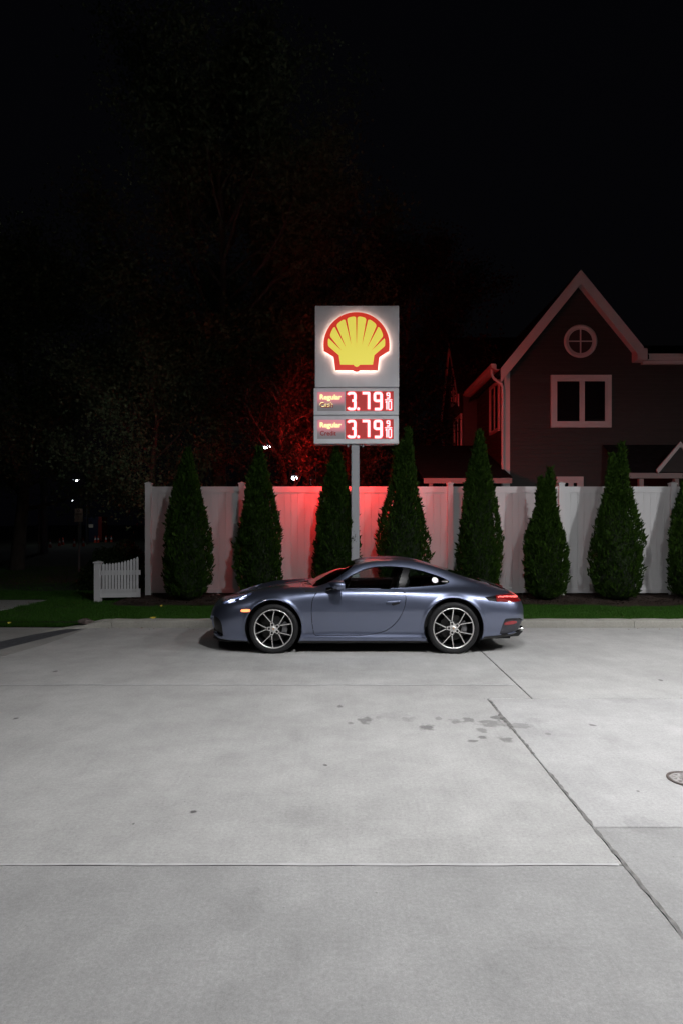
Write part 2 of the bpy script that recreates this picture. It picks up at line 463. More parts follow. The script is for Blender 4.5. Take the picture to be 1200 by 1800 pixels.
PAV = link('concrete_forecourt', MB().mesh('concrete_forecourt', M['slab']), kind='structure')
PAV.data.clear_geometry()
base = MB(); base.box(-12.0, 16.0, -14.0, 10.76, -0.095, -0.035)
PAV.data = base.mesh('forecourt_bed', M['tar']); PAV.name = 'concrete_forecourt'
def slab(poly, m='slab', gap=0.0035, z1=0.0):
    n = len(poly)
    cx = sum(p[0] for p in poly)/n; cy = sum(p[1] for p in poly)/n
    # inset every edge by gap
    def inset(g):
        out = []
        for i in range(n):
            p0 = Vector(poly[i-1]); p1 = Vector(poly[i]); p2 = Vector(poly[(i+1) % n])
            e1 = (p1-p0).normalized(); e2 = (p2-p1).normalized()
            n1 = Vector((-e1.y, e1.x)); n2 = Vector((-e2.y, e2.x))
            k = n1 + n2
            out.append(p1 + k * (g / max(0.2, (1 + n1.dot(n2)))))
        return out
    a = inset(gap); c = inset(gap + 0.006)
    mb = MB()
    vs = [(p.x, p.y, -0.034) for p in a] + [(p.x, p.y, z1-0.005) for p in a] + [(p.x, p.y, z1) for p in c]
    fs = []
    for r in range(2):
        for i in range(n):
            j = (i+1) % n
            fs.append((r*n+i, r*n+j, (r+1)*n+j, (r+1)*n+i))
    fs.append(tuple(2*n+i for i in range(n)))
    mb.add(vs, fs)
    return mb.build('slab', M[m], PAV, off=(cx, cy, 0), loc=(cx, cy, 0))
KY = 10.76
slab([(-4.70, 7.02), (1.955, 7.02), (1.955, KY), (-4.30, KY)])
slab([(-5.35, 3.35), (1.50, 3.35), (1.50, 6.48), (1.955, 6.48), (1.955, 7.02), (-4.70, 7.02)])
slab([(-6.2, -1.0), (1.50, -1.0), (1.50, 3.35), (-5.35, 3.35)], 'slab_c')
slab([(1.955, 6.48), (8.4, 6.48), (8.4, KY), (1.955, KY)])
slab([(1.50, 3.76), (6.2, 3.76), (6.2, 6.48), (1.50, 6.48)], 'slab_b')
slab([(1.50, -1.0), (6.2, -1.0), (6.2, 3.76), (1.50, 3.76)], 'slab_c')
slab([(8.4, 6.48), (15.8, 6.48), (15.8, KY), (8.4, KY)])
slab([(6.2, -1.0), (15.8, -1.0), (15.8, 6.48), (6.2, 6.48)])
slab([(-11.5, -8.0), (1.50, -8.0), (1.50, -1.0), (-11.5, -1.0)])
slab([(1.50, -8.0), (15.8, -8.0), (15.8, -1.0), (1.50, -1.0)])
# dark tarred strip along the drive entrance and the apron left of it
strip = MB()
ap = [(-4.30, KY-0.02), (-4.70, 7.02), (-5.35, 3.35), (-6.2, -1.0)]
def lerp(a, c, t): return tuple(a[i] + (c[i]-a[i])*t for i in range(len(a)))
L_in = [(-4.35, 10.60), (-4.55, 9.9), (-4.72, 9.3), (-4.98, 8.3), (-5.35, 6.6), (-6.4, 2.0), (-7.0, -1.0)]
L_out = [(-4.60, 10.62), (-4.92, 10.1), (-5.18, 9.4), (-5.52, 8.3), (-6.0, 6.6), (-7.2, 2.0), (-7.8, -1.0)]
for i in range(len(L_in)-1):
    strip.quad((*L_out[i+1], 0.006), (*L_in[i+1], 0.006), (*L_in[i], 0.006), (*L_out[i], 0.006))
strip.build('tar_strip', M['tar'], kind='structure')
apr = MB()
L_far = [(-15.0, 10.85)] * 2
apr.prism_z([(-15, -1.0), (-6.6, -1.0), (-5.9, 2.0), (-4.9, 6.6), (-4.6, 8.3), (-4.38, 9.3), (-4.32, 10.0), (-4.31, 10.76), (-15, 10.95)], -0.033, 0.002)
apr.build('driveway_apron', M['walk'], kind='structure')

# joint fillings: pale sealant in patches along the cross joints, dark worn sealant along the long joint
SEAL_L = mat('pale_sealant', (0.43, 0.425, 0.43), .6, noise=((9, 9, 9), .15)); SEAL_D = mat('dark_sealant', (0.15, 0.145, 0.14), .8, noise=((14, 14, 14), .5))
rj = random.Random(5)
def joint_run(p0, p1, w, m, fill=.7, seg=.16, jag=.35, z=.0035, name='joint_sealant'):
    a = Vector(p0); c = Vector(p1); L_ = (c-a).length; d = (c-a)/L_; nrm = Vector((-d.y, d.x)); n = int(L_/seg); mb = MB(); on = True; left_ = 0
    prev = None
    for i in range(n+1):
        if left_ <= 0: on = rj.random() < fill; left_ = rj.randint(3, 9)
        left_ -= 1
        p = a+d*(L_*i/n); h1 = w/2*(1+jag*rj.uniform(-1, 1)); h2 = w/2*(1+jag*rj.uniform(-1, 1))
        if not on: h1 *= .25; h2 *= .25
        q = (p+nrm*h1, p-nrm*h2)
        if prev and on: mb.quad((*prev[1], z), (*q[1], z), (*q[0], z), (*prev[0], z))
        prev = q
    if mb.v: mb.build(name, m, PAV)
joint_run((-5.3, 3.35), (1.47, 3.35), .020, SEAL_L, .9)
joint_run((-4.7, 7.02), (1.9, 7.02), .034, SEAL_L, 1.0, .2)
joint_run((1.502, 6.40), (1.502, 1.2), .020, SEAL_D, .95, .05, .75)
joint_run((1.475, 6.15), (1.50, 5.0), .030, SEAL_D, .5, .04, .8, .0042)
joint_run((1.957, 10.7), (1.957, 6.5), .010, SEAL_D, .9, .08, .7)
# kerb: stones end to end with slightly uneven joints
kerb = link('kerb', MB().mesh('kerb', M['kerb']), kind='structure')
kb = MB(); kb.box(-4.0, 15.8, 10.80, 10.93, -0.03, 0.09); kerb.data = kb.mesh('kerb_core', M['kerb']); kerb.name = 'kerb'
def kerb_stone(x0, x1, j):
    n = 14; mb = MB()
    prof = [(10.765, -0.03), (10.775, 0.098), (10.79, 0.118), (10.945, 0.128), (10.955, -0.03)]
    vs = []; fs = []
    for i in range(n+1):
        x = x0 + 0.004 + (x1-x0-0.008)*i/n
        for k, (y, z) in enumerate(prof):
            w = 0.003*math.sin(x*7.1+k*1.7+j) + 0.0025*math.sin(x*19.3+k)
            vs.append((x, y + w, z + (w*1.1 if k in (1, 2, 3) else 0)))
    for i in range(n):
        for k in range(4):
            a = i*5+k
            fs.append((a, a+5, a+6, a+1))
    fs += [tuple(range(5)), tuple(n*5+k for k in reversed(range(5)))]
    mb.add(vs, fs, 0, False)
    return mb.build('kerb_stone', M['kerb'], kerb)
xs = [-3.92, -1.1, 1.955, 5.0, 8.0, 11.0, 14.0, 15.8]
for j in range(len(xs)-1): kerb_stone(xs[j], xs[j+1], j)
# sloping broken kerb end at the drive entrance
ke = MB()
secs = [(-3.93, 10.765, 0.125, 10.955), (-4.10, 10.75, 0.120, 10.955), (-4.28, 10.70, 0.085, 10.95), (-4.45, 10.64, 0.045, 10.90), (-4.62, 10.55, 0.022, 10.80), (-4.85, 10.30, 0.012, 10.52)]
vs = []; fs = []
for (x, y0, z, y1) in secs:
    vs += [(x, y0, -0.03), (x, y0+0.02, z-0.02), (x, (y0+y1)/2, z+0.004), (x, y1, z), (x, y1, -0.03)]
for i in range(len(secs)-1):
    for k in range(4): fs.append((i*5+k, i*5+k+1, (i+1)*5+k+1, (i+1)*5+k))
fs += [(4, 3, 2, 1, 0), tuple(25+k for k in range(5))]
ke.add(vs, fs); ke.build('kerb_end', M['kerb'], kerb)
# rubble lump on kerb end
rb = MB()
ico = []
for i in range(7):
    for k in range(10):
        a = 2*math.pi*k/10; ph = math.pi/2*i/6
        r = 1 + 0.18*math.sin(3*a+i) + 0.12*math.cos(5*a)
        ico.append((0.13*math.cos(a)*math.cos(ph)*r, 0.09*math.sin(a)*math.cos(ph)*r, 0.075*math.sin(ph)*(1+.15*math.sin(4*a))))
fsr = [(i*10+k, i*10+(k+1) % 10, (i+1)*10+(k+1) % 10, (i+1)*10+k) for i in range(6) for k in range(10)]
rb.add(ico, fsr)
rb.build('rubble', M['cast_iron'], loc=(-4.38, 10.80, 0.075), label='dark broken lump of rubble lying on the left end of the kerb', cat='rubble')

# lawn verge, mulch bed, pavement, far pavement
lw = MB()
lw.prism_z([(-4.7, 10.90), (16, 10.955), (16, 60), (-60, 60), (-60, 38), (-8.6, 14.2), (-6.35, 13.8), (-6.55, 12.0), (-9.5, 10.96), (-7.0, 10.90)], -0.095, 0.085)
lw.build('lawn', M['soil'], kind='structure')
md = MB()
nx, ny = 150, 16
vs = []; fs = []
for i in range(nx+1):
    x = -4.7 + (16+4.7)*i/nx
    yf = 12.72 + 0.10*math.sin(x*1.9) + 0.05*math.sin(x*5.3)
    for j in range(ny+1):
        t = j/ny; y = yf + (14.9-yf)*t
        z = 0.088 + 0.055*math.sin(min(1, t*2.6)*math.pi/2) + random.uniform(-.009, .009)*(1 if j else 0)
        vs.append((x, y, z))
for i in range(nx):
    for j in range(ny):
        a = i*(ny+1)+j; fs.append((a, a+ny+1, a+ny+2, a+1))
md.add(vs, fs); md.build('mulch_bed', M['mulch'], kind='structure')
sw = MB(); sw.prism_z([(-15, 12.05), (-6.60, 12.05), (-6.42, 13.75), (-15, 13.75)], -0.095, 0.098); sw.build('pavement', M['walk'], kind='structure')
fp = MB(); fp.box(-60, -20.3, 40.5, 44.5, -0.095, 0.03); fp.build('far_pavement', M['walk'], kind='structure')

# grass blades
def blades(n, xr, yf, zf, hmin, hmax, keep=None):
    x = RNG.uniform(xr[0], xr[1], n); t = RNG.uniform(0, 1, n)
    y0, y1 = yf(x); y = y0 + (y1-y0)*t
    if keep is not None:
        k = keep(x, y); x, y = x[k], y[k]
    n = len(x)
    z = zf(x, y)
    clump = 0.75 + 0.35*np.sin(x*3.1+np.sin(y*4)*1.5)*np.sin(y*5.3+x)
    h = RNG.uniform(hmin, hmax, n)*clump
    a = RNG.uniform(0, 2*np.pi, n); w = RNG.uniform(.0025, .005, n)*1.3
    dx, dy = np.cos(a)*w, np.sin(a)*w
    b_ = RNG.uniform(0, 2*np.pi, n); lean = h*RNG.uniform(.1, .7, n)
    V = np.empty((n, 3, 3))
    V[:, 0] = np.stack([x-dx, y-dy, z], 1); V[:, 1] = np.stack([x+dx, y+dy, z], 1)
    V[:, 2] = np.stack([x+np.cos(b_)*lean, y+np.sin(b_)*lean, z+h], 1)
    return V.reshape(-1, 3)
def yfn(x):
    f = np.where(x > -4.2, 10.95, 10.90)
    return f, 12.80 + 0.12*np.sin(x*1.9) + 0.05*np.sin(x*5.3)
zl = lambda x, y: np.full_like(x, 0.083)
V1 = blades(150000, (-4.9, 9.5), yfn, zl, .035, .075)
def keepL(x, y):
    walk = (y > 11.95) & (y < 13.85) & (x < -6.40 - (13.8-y)*.08)
    corner = (x < -7.0) & (y < 10.9 + (-7.0-x)*.05)
    return (~walk) & (~corner)
V2 = blades(70000, (-9.5, -4.6), lambda x: (np.full_like(x, 10.90), np.full_like(x, 15.5)), zl, .035, .08, keepL)
V3 = blades(30000, (-18, -4.4), lambda x: (np.full_like(x, 15.0), np.full_like(x, 24.0)), zl, .05, .10, keepL)
V4 = blades(16000, (-9.0, -4.15), lambda x: (np.full_like(x, 10.84), np.full_like(x, 10.95)), lambda x, y: np.clip((y-10.84)/.10, 0, 1)*.08, .03, .06)
VG = np.concatenate([V1, V2, V3, V4])
link('grass', np_mesh('grass', VG, np.arange(len(VG)).reshape(-1, 3), M['grass']), kind='stuff', label='short green lawn grass along the kerb and verge', cat='grass')
# mulch chips
n = 9000
x = RNG.uniform(-4.7, 9.5, n); y = RNG.uniform(12.75, 14.2, n); z = 0.135 + RNG.uniform(0, .02, n)
a = RNG.uniform(0, np.pi, n); l = RNG.uniform(.012, .035, n); w = l*.35
dx, dy = np.cos(a)*l, np.sin(a)*l; ex, ey = -np.sin(a)*w, np.cos(a)*w; tz = RNG.uniform(-.012, .012, n)
V = np.stack([np.stack([x-dx-ex, y-dy-ey, z-tz], 1), np.stack([x+dx-ex, y+dy-ey, z+tz], 1), np.stack([x+dx+ex, y+dy+ey, z+tz+.004], 1), np.stack([x-dx+ex, y-dy+ey, z-tz+.004], 1)], 1).reshape(-1, 3)
link('mulch_chips', np_mesh('mulch_chips', V, np.arange(len(V)).reshape(-1, 4), M['mulch']), kind='stuff', label='brown bark chips lying on the bed under the evergreens', cat='mulch')

# ------------------------------------------------------------------ privacy fence
FD = 14.30
post_px = [262, 424, 594, 790, 985, 1182]
post_x = [(-338)/F*FD, -2.25, -0.02, 2.45, 4.97, 7.50, 10.0]
FZ0, FZ1 = 0.19, 2.60
fence = empty('privacy_fence', (post_x[0], FD, 0.1), 'tall white vinyl privacy fence of tongue and groove boards behind the evergreens', 'fence')
foff = tuple(fence.location)
def fence_post(x):
    mb = MB()
    mb.box(x-.064, x+.064, FD-.064, FD+.064, 0.05, 2.66)
    mb.box(x-.078, x+.078, FD-.078, FD+.078, 2.655, 2.68)
    mb.add([(x-.07, FD-.07, 2.68), (x+.07, FD-.07, 2.68), (x+.07, FD+.07, 2.68), (x-.07, FD+.07, 2.68), (x, FD, 2.715)], [(0, 1, 4), (1, 2, 4), (2, 3, 4), (3, 0, 4)])
    return mb.build('post', M['vinyl'], fence, off=foff)
for x in post_x: fence_post(x)
bw = 0.152
bm_ = MB(); bm_.bbox(-bw/2+.0010, bw/2-.0010, -.012, .012, 0, FZ1-FZ0-.14-.10, .0022)
board_me = bm_.mesh('board', M['vinyl'])
for i in range(len(post_x)-1):
    x0, x1 = post_x[i]+.064, post_x[i+1]-.064
    mb = MB(); mb.box(x0, x1, FD-.026, FD+.026, FZ1-.14, FZ1); mb.build('rail', M['vinyl'], fence, off=foff)
    mb = MB(); mb.box(x0, x1, FD-.026, FD+.026, FZ0, FZ0+.10); mb.build('rail', M['vinyl'], fence, off=foff)
    nb = max(1, round((x1-x0)/bw)); w = (x1-x0)/nb
    for k in range(nb):
        o = link('board', board_me, fence, loc=(x0+w*(k+.5)-foff[0], 0, FZ0+.10-foff[2]))
        o.scale = (w/bw, 1, 1)

# picket fence return
pf = empty('picket_fence', (-5.25, 13.6, 0.085), 'low white picket fence with scooped top left of the tall privacy fence', 'fence')
p0 = Vector(px(173, 1050, 13.3)); p1 = Vector(px(254, 1045, 14.2))
A = Vector(((173-600)/F*13.5, 13.5, 0)); B = Vector(((252.5-600)/F*13.62, 13.62, 0))
po = tuple(pf.location)
mb = MB()
mb.box(A.x-.065, A.x+.065, A.y-.065, A.y+.065, 0.02, 0.92)
mb.box(A.x-.083, A.x+.083, A.y-.083, A.y+.083, .92, .945)
mb.add([(A.x-.07, A.y-.07, .945), (A.x+.07, A.y-.07, .945), (A.x+.07, A.y+.07, .945), (A.x-.07, A.y+.07, .945), (A.x, A.y, .968)], [(0, 1, 4), (1, 2, 4), (2, 3, 4), (3, 0, 4)])
mb.build('post', M['vinyl2'], pf, off=po)
D = (B-A); Ln = D.length; D.normalize(); NN = Vector((D.y, -D.x, 0))
def along(s, t, z): return A + D*s + NN*t + Vector((0, 0, z))
def obox(mb, s0, s1, t0, t1, z0, z1, z1b=None):
    z1b = z1 if z1b is None else z1b
    vs = [along(s0, t0, z0), along(s1, t0, z0), along(s1, t1, z0), along(s0, t1, z0), along(s0, t0, z1), along(s1, t0, z1b), along(s1, t1, z1b), along(s0, t1, z1)]
    mb.add(vs, [(0, 3, 2, 1), (4, 5, 6, 7), (0, 1, 5, 4), (1, 2, 6, 5), (2, 3, 7, 6), (3, 0, 4, 7)])
mb = MB(); obox(mb, .065, Ln-.06, -.02, .02, .18, .36); mb.build('rail', M['vinyl2'], pf, off=po)
mb = MB(); obox(mb, .065, Ln-.06, -.02, .02, .66, .76); mb.build('rail', M['vinyl2'], pf, off=po)
npk = 12
for k in range(npk):
    s = .12 + (Ln-.24)*k/(npk-1); tt = k/(npk-1)
    top = .885 + .14*tt**2.2
    mb = MB(); w = .024
    obox(mb, s-w, s+w, .0205, .038, .30, top)
    vs = [along(s-w, .0205, top), along(s+w, .0205, top), along(s+w, .038, top), along(s-w, .038, top), along(s, .0205, top+.03), along(s, .038, top+.03)]
    mb.add(vs, [(0, 1, 4), (3, 5, 2), (1, 2, 5, 4), (0, 4, 5, 3)])
    mb.build('picket', M['vinyl2'], pf, off=po)

# ------------------------------------------------------------------ arborvitae
def arbor_profile(t):
    # relative radius by height 0..1
    xs_ = [0, .03, .12, .25, .38, .55, .70, .82, .91, .97, 1.0]
    rs_ = [.55, .80, .97, 1.0, .94, .76, .56, .37, .20, .08, .015]
    return np.interp(t, xs_, rs_)
def arbor_mesh(seed, double=False):
    r = np.random.default_rng(seed)
    n = 27000
    t = r.uniform(0, 1, n)**0.86
    a = r.uniform(0, 2*np.pi, n)
    lump = 1 + .09*np.sin(3*a+seed+t*(7+seed%5)) + .07*np.sin(7*a+t*23+seed*2) + .06*np.sin(13*a-t*41) + .04*np.sin(t*60+a*4)
    rad = arbor_profile(t)*lump*(1-np.abs(r.normal(0, .075, n)))
    cx = np.zeros(n); cy = np.zeros(n)
    ztop = np.ones(n)
    if double:
        # two leaders: above 0.6 the crown splits
        side = r.random(n) < .5
        sp = np.clip((t-.50)/.5, 0, 1)
        off = np.where(side, -.30, .26)*sp*0.85
        cx = off
        rad = rad*(1-np.where(side, .40, .28)*np.clip((t-.5)/.22, 0, 1))
        ztop = np.where(side, .93, 1.0)
    P = np.stack([cx+rad*np.cos(a), cy+rad*np.sin(a), t*np.where(t > .5, 1-(1-ztop)*(t-.5)/.5, 1)], 1)
    # outward-up spray direction
    L = r.uniform(.028, .075, n)*(1+.9*(r.random(n) < .05)); W = L*r.uniform(.28, .5, n)
    out = np.stack([np.cos(a), np.sin(a), np.zeros(n)], 1)
    up = np.stack([np.zeros(n), np.zeros(n), np.ones(n)], 1)
    d = out*r.uniform(.15, .75, (n, 1)) + up*r.uniform(.5, 1.1, (n, 1)) + r.normal(0, .22, (n, 3))
    d /= np.linalg.norm(d, axis=1)[:, None]
    q = r.normal(0, 1, (n, 3)) + np.cross(d, out)*.7
    s = np.cross(d, q); s /= np.linalg.norm(s, axis=1)[:, None]
    return P, d, s, L, W
def make_arbor(name, x, y, ztop, R, seed, label, double=False):
    z0 = 0.13
    root = empty(name, (x, y, z0), label, 'evergreen tree', 'arborvitae trees in a row along the white fence')
    H = ztop - z0
    P, d, s, L, W = arbor_mesh(seed, double)
    P = P*np.array([R*.93, R*.93, H-.10]) + np.array([0, 0, .06])
    L = L[:, None]; W = W[:, None]
    tip = P+d*L*1.1; mid = P+d*L*.5
    V = np.stack([P-s*W*.15, mid-s*W*.5, tip, mid+s*W*.5], 1).reshape(-1, 3)
    link('foliage', np_mesh('foliage', V, np.arange(len(V)).reshape(-1, 4), M['arbor']), root)
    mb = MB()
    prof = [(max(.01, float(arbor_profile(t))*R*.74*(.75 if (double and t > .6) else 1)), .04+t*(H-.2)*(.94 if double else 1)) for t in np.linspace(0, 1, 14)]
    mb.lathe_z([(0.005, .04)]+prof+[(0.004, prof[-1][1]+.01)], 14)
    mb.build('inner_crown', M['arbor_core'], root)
    mb = MB(); mb.tube([(0, 0, -.05), (.01, 0, .2), (0, .01, H*.6)], [.05, .045, .02], 8); mb.build('trunk', M['bark'], root)
    return root
AR = [(330, 788, 42.5, False, 'arborvitae tree nearest the left end of the white fence'),
      (456, 786, 40.5, False, 'second arborvitae tree from the left, above the car bonnet'),
      (591, 782, 41, False, 'arborvitae tree directly behind the grey price sign pole'),
      (708, 752, 45.5, True, 'widest arborvitae tree, two pointed tops lit red beside the price sign'),
      (842, 758, 38.5, False, 'slim single-topped arborvitae tree in front of the house corner'),
      (958, 822, 37.5, True, 'shortest arborvitae tree, below the house window'),
      (1084, 778, 43.5, True, 'tall twin-topped arborvitae tree right of the shortest one'),
      (1218, 800, 42, False, 'arborvitae tree cut off by the right edge of the photo')]
for i, (u, vt, rpx, dbl, lab) in enumerate(AR):
    d = 13.48
    x, y, zt = px(u, vt, d)
    make_arbor('arborvitae_tree', x, y, zt, rpx/F*d, 11+i*3, lab, dbl)
# small red-lit white tips skipped; pale stones and a leaf
def pebble(x, y, z, r, m, label, cat, name='stone', group=None):
    mb = MB(); mb.ellipsoid((0, 0, 0), (r, r*.7, r*.5), 10, 6)
    mb.v = [(p[0]*(1+.15*math.sin(p[1]*90)), p[1], p[2]*(1+.2*math.cos(p[0]*120))) for p in mb.v]
    return mb.build(name, m, loc=(x, y, z), label=label, cat=cat, group=group)
for (u, v, r, lb_) in [(375, 1046, .028, 'smaller of two pale stones on the mulch beyond the car nose'), (384, 1045.5, .045, 'larger of two pale stones on the mulch beyond the car nose'), (1040, 1052, .02, 'tiny pale stone on the mulch left of the tall twin-topped tree'), (893, 1049, .022, 'tiny pale stone on the mulch right of the slim single-topped tree')]:
    z = .15; x, y = gp(u, v, z)
    pebble(x, y, z, r, M['stone'], lb_, 'stone', group='pale stones in the mulch')
def leaf(u, v, z, s, label):
    x, y = gp(u, v, z); mb = MB()
    pts = []
    for k in range(14):
        a = 2*math.pi*k/14; r = s*(1 if k % 2 == 0 else .62)
        pts.append((r*math.cos(a)*1.3, r*math.sin(a), .012*math.cos(2*a)))
    mb.add(pts+[(0, 0, .018)], [(i, (i+1) % 14, 14) for i in range(14)])
    mb.build('fallen_leaf', M['yellow_leaf'], loc=(x, y, z+.012), label=label, cat='leaf')
leaf(270, 1087, .13, .050, 'yellow fallen leaf lying on top of the kerb')
leaf(284, 1066, .13, .022, 'small yellow fallen leaf in the grass behind the kerb')
leaf(17, 1096, .11, .03, 'small yellow fallen leaf in the grass at the left edge')

# leaf litter and grit scattered over verge, bed and kerb foot
n = 420
x = RNG.uniform(-7, 9, n); yy_ = np.where(RNG.random(n) < .25, RNG.uniform(10.45, 10.75, n), RNG.uniform(10.95, 14.0, n)); z = np.where(yy_ < 10.76, .008, .135)
x = np.where((yy_ < 10.76) & (x < -4.2), x+5, x)
a = RNG.uniform(0, 2*np.pi, n); l = RNG.uniform(.008, .022, n); w = l*.6; tz = RNG.uniform(-.004, .008, n)
dx, dy = np.cos(a)*l, np.sin(a)*l; ex, ey = -np.sin(a)*w, np.cos(a)*w
V = np.stack([np.stack([x-dx, yy_-dy, z], 1), np.stack([x+ex, yy_+ey, z+tz+.004], 1), np.stack([x+dx, yy_+dy, z+.006], 1), np.stack([x-ex, yy_-ey, z+.003], 1)], 1).reshape(-1, 3)
link('leaf_litter', np_mesh('leaf_litter', V, np.arange(len(V)).reshape(-1, 4), leaf_mat('dry_leaves', (.05, .03, .015), (.22, .16, .06), .7, .1)), kind='stuff', label='small dry leaves scattered over the verge and along the kerb foot', cat='leaf litter')
# drain cover
dx_, dy_ = 2.44, 4.45
dc = empty('drain_cover', (dx_, dy_, 0), 'small round rusty access cover in the concrete at the right edge', 'drain cover')
mb = MB(); mb.lathe_z([(.135, .001), (.135, .008), (.118, .008), (.118, .002)], 32); mb.build('cover_frame', M['cast_iron'], dc)
mb = MB(); mb.lathe_z([(.113, .002), (.111, .007), (0.001, .0075)], 32, smooth=False)
for k in range(12):
    a = 2*math.pi*k/12
    for r in (.045, .085):
        cx, cy = r*math.cos(a), r*math.sin(a)
        mb.box(cx-.009, cx+.009, cy-.006, cy+.006, .0077, .0115)
mb.build('cover_plate', mat('worn_cover', (.30, .285, .275), .6, noise=((40, 40, 40), .4)), dc)

# ------------------------------------------------------------------ price sign
SY0, SY1 = 13.10, 13.46
SX = (625.0-600)/F*SY0
sign = empty('price_sign', (SX, (SY0+SY1)/2, 0.1), 'tall grey fuel price sign with glowing yellow and red shell emblem', 'fuel sign')
so = tuple(sign.location)
SCY = (SY0+SY1)/2
k_ = SY0/F
def sx(u): return (u-600)*k_
def sz(v): return EYE + (HZ-v)*k_
def local(p): return (p[0]-so[0], p[1]-so[1], p[2]-so[2])
# pole
mb = MB(); mb.bbox(SX-.085-.01, SX+.085-.01, SCY-.085, SCY+.085, 0.05, sz(779), .012)
mb.build('pole', M['pole'], sign, off=so)
mb = MB(); mb.box(SX-.17, SX+.15, SCY-.16, SCY+.16, .10, .14)
for sx_ in (-.14, .12):
    for sy_ in (-.13, .13): mb.tube([(SX+sx_, SCY+sy_, .14), (SX+sx_, SCY+sy_, .19)], .015, 6)
mb.build('base_plate', M['steel'], sign, off=so)
# cabinets
X0, X1 = sx(551.5), sx(700.2)
mb = MB(); mb.bbox(sx(553.5), sx(700.8), SY0, SY1, sz(680.3), sz(537), .012); mb.build('emblem_cabinet', M['signface'], sign, off=so)
cab = []
def cabinet(v0, v1):
    mb = MB(); mb.bbox(X0, X1, SY0-.004, SY1+.004, sz(v1), sz(v0), .010)
    return mb.build('price_cabinet', M['signface'], sign, off=so)
c1 = cabinet(682, 729.2); c2 = cabinet(730.6, 780)
for c in (c1, c2): pass
# bolts under the cabinet
for u in (611, 637.5):
    mb = MB(); mb.tube([(sx(u), SCY-.1, sz(780)), (sx(u), SCY-.1, sz(785))], .022, 8); mb.build('bolt', M['signmetal'], sign, off=so)

# emblem: coordinates in zoom pixels (6x, origin 530,520)
def ez(p): return (sx(530+p[0]/6), sz(520+p[1]/6))
CX = 577.0
outer = []
for k in range(41):
    a = math.radians(188 - 196*k/40)          # left to right over the top
    outer.append((CX + 344*math.cos(a), 532 - 344*math.sin(a)))
outer += [(918, 592), (815, 655), (797, 795), (612, 795), (600, 805), (577, 809), (554, 805), (542, 795), (357, 795), (338, 655), (236, 592)]
rays_r = [(577, 577, 560, 7), (683, 631, 560, 8), (797, 676, 585, 9), (862, 708, 606, 10)]  # rim x, tip x, tip y, half width
def rim(x):
    # inner arc height at x (yellow top edge)
    return 532 - math.sqrt(max(0, 292**2 - (x-CX)**2))
yel = []
def lobe(xa, ya, xb, yb, bul):
    pts = []
    for k in range(1, 10):
        t = k/10
        x = xa+(xb-xa)*t; y = ya+(yb-ya)*t
        nx_, ny_ = (x-CX), (y-560)
        l_ = math.hypot(nx_, ny_); e = bul*(1-abs(2*t-1)**4)
        pts.append((x+nx_/l_*e, y+ny_/l_*e))
    return pts
# rays as angles at the rim measured from centre (CX, 560)
ray_rim = [(577, 245), (468+0, 268), (362, 340), (298, 455)]   # left side incl. centre
ray_tip = [(577, 575), (524, 545), (474, 575), (428, 598)]
def side_pts(mir):
    # from centre ray outward to base, on the left (mir=-1) or right (+1)
    def mx(p): return (CX + (CX-p[0])*mir*1.0, p[1]) if mir == 1 else p
    pts = []
    for i in range(4):
        rx, ry = ray_rim[i]; tx, ty = ray_tip[i]
        ln = math.hypot(rx-tx, ry-ty); nx_, ny_ = -(ry-ty)/ln, (rx-tx)/ln
        hw = [8, 10, 11, 12][i]
        if nx_ > 0: nx_, ny_ = -nx_, -ny_
        a_out = (rx+nx_*hw, ry+ny_*hw)        # outward side of ray
        a_in = (rx-nx_*hw, ry-ny_*hw)
        if i > 0:
            pts += lobe(*pts[-1], *a_in, 17 if i < 3 else 14)
            pts.append(a_in)
            pts.append((tx, ty))
            pts.append(a_out)
        else:
            pts.append((tx, ty)); pts.append(a_out)
    end = (288, 548)
    pts += lobe(*pts[-1], *end, 8)
    pts += [end, (393, 638), (408, 738), (545, 739), (556, 754), (577, 762)]
    return [mx(p) for p in pts]
left = side_pts(-1); right = side_pts(1)
yel = left[:-1] + [(577, 762)] + list(reversed(right[1:-1]))
import mathutils.geometry as mg
def flat_prism(poly, y0, y1, mi=0):
    """extruded concave polygon with triangulated caps"""
    mb = MB(); n = len(poly)
    tris = mg.tessellate_polygon([[Vector((p[0], p[1], 0)) for p in poly]])
    vs = [(p[0], y0, p[1]) for p in poly] + [(p[0], y1, p[1]) for p in poly]
    fs = [(i, (i+1) % n, n+(i+1) % n, n+i) for i in range(n)]
    area = sum(poly[i][0]*poly[(i+1) % n][1]-poly[(i+1) % n][0]*poly[i][1] for i in range(n))
    fs += [tuple(t) for t in tris] + [tuple(n+i for i in t) for t in tris]
    mb.add(vs, fs, mi); return mb
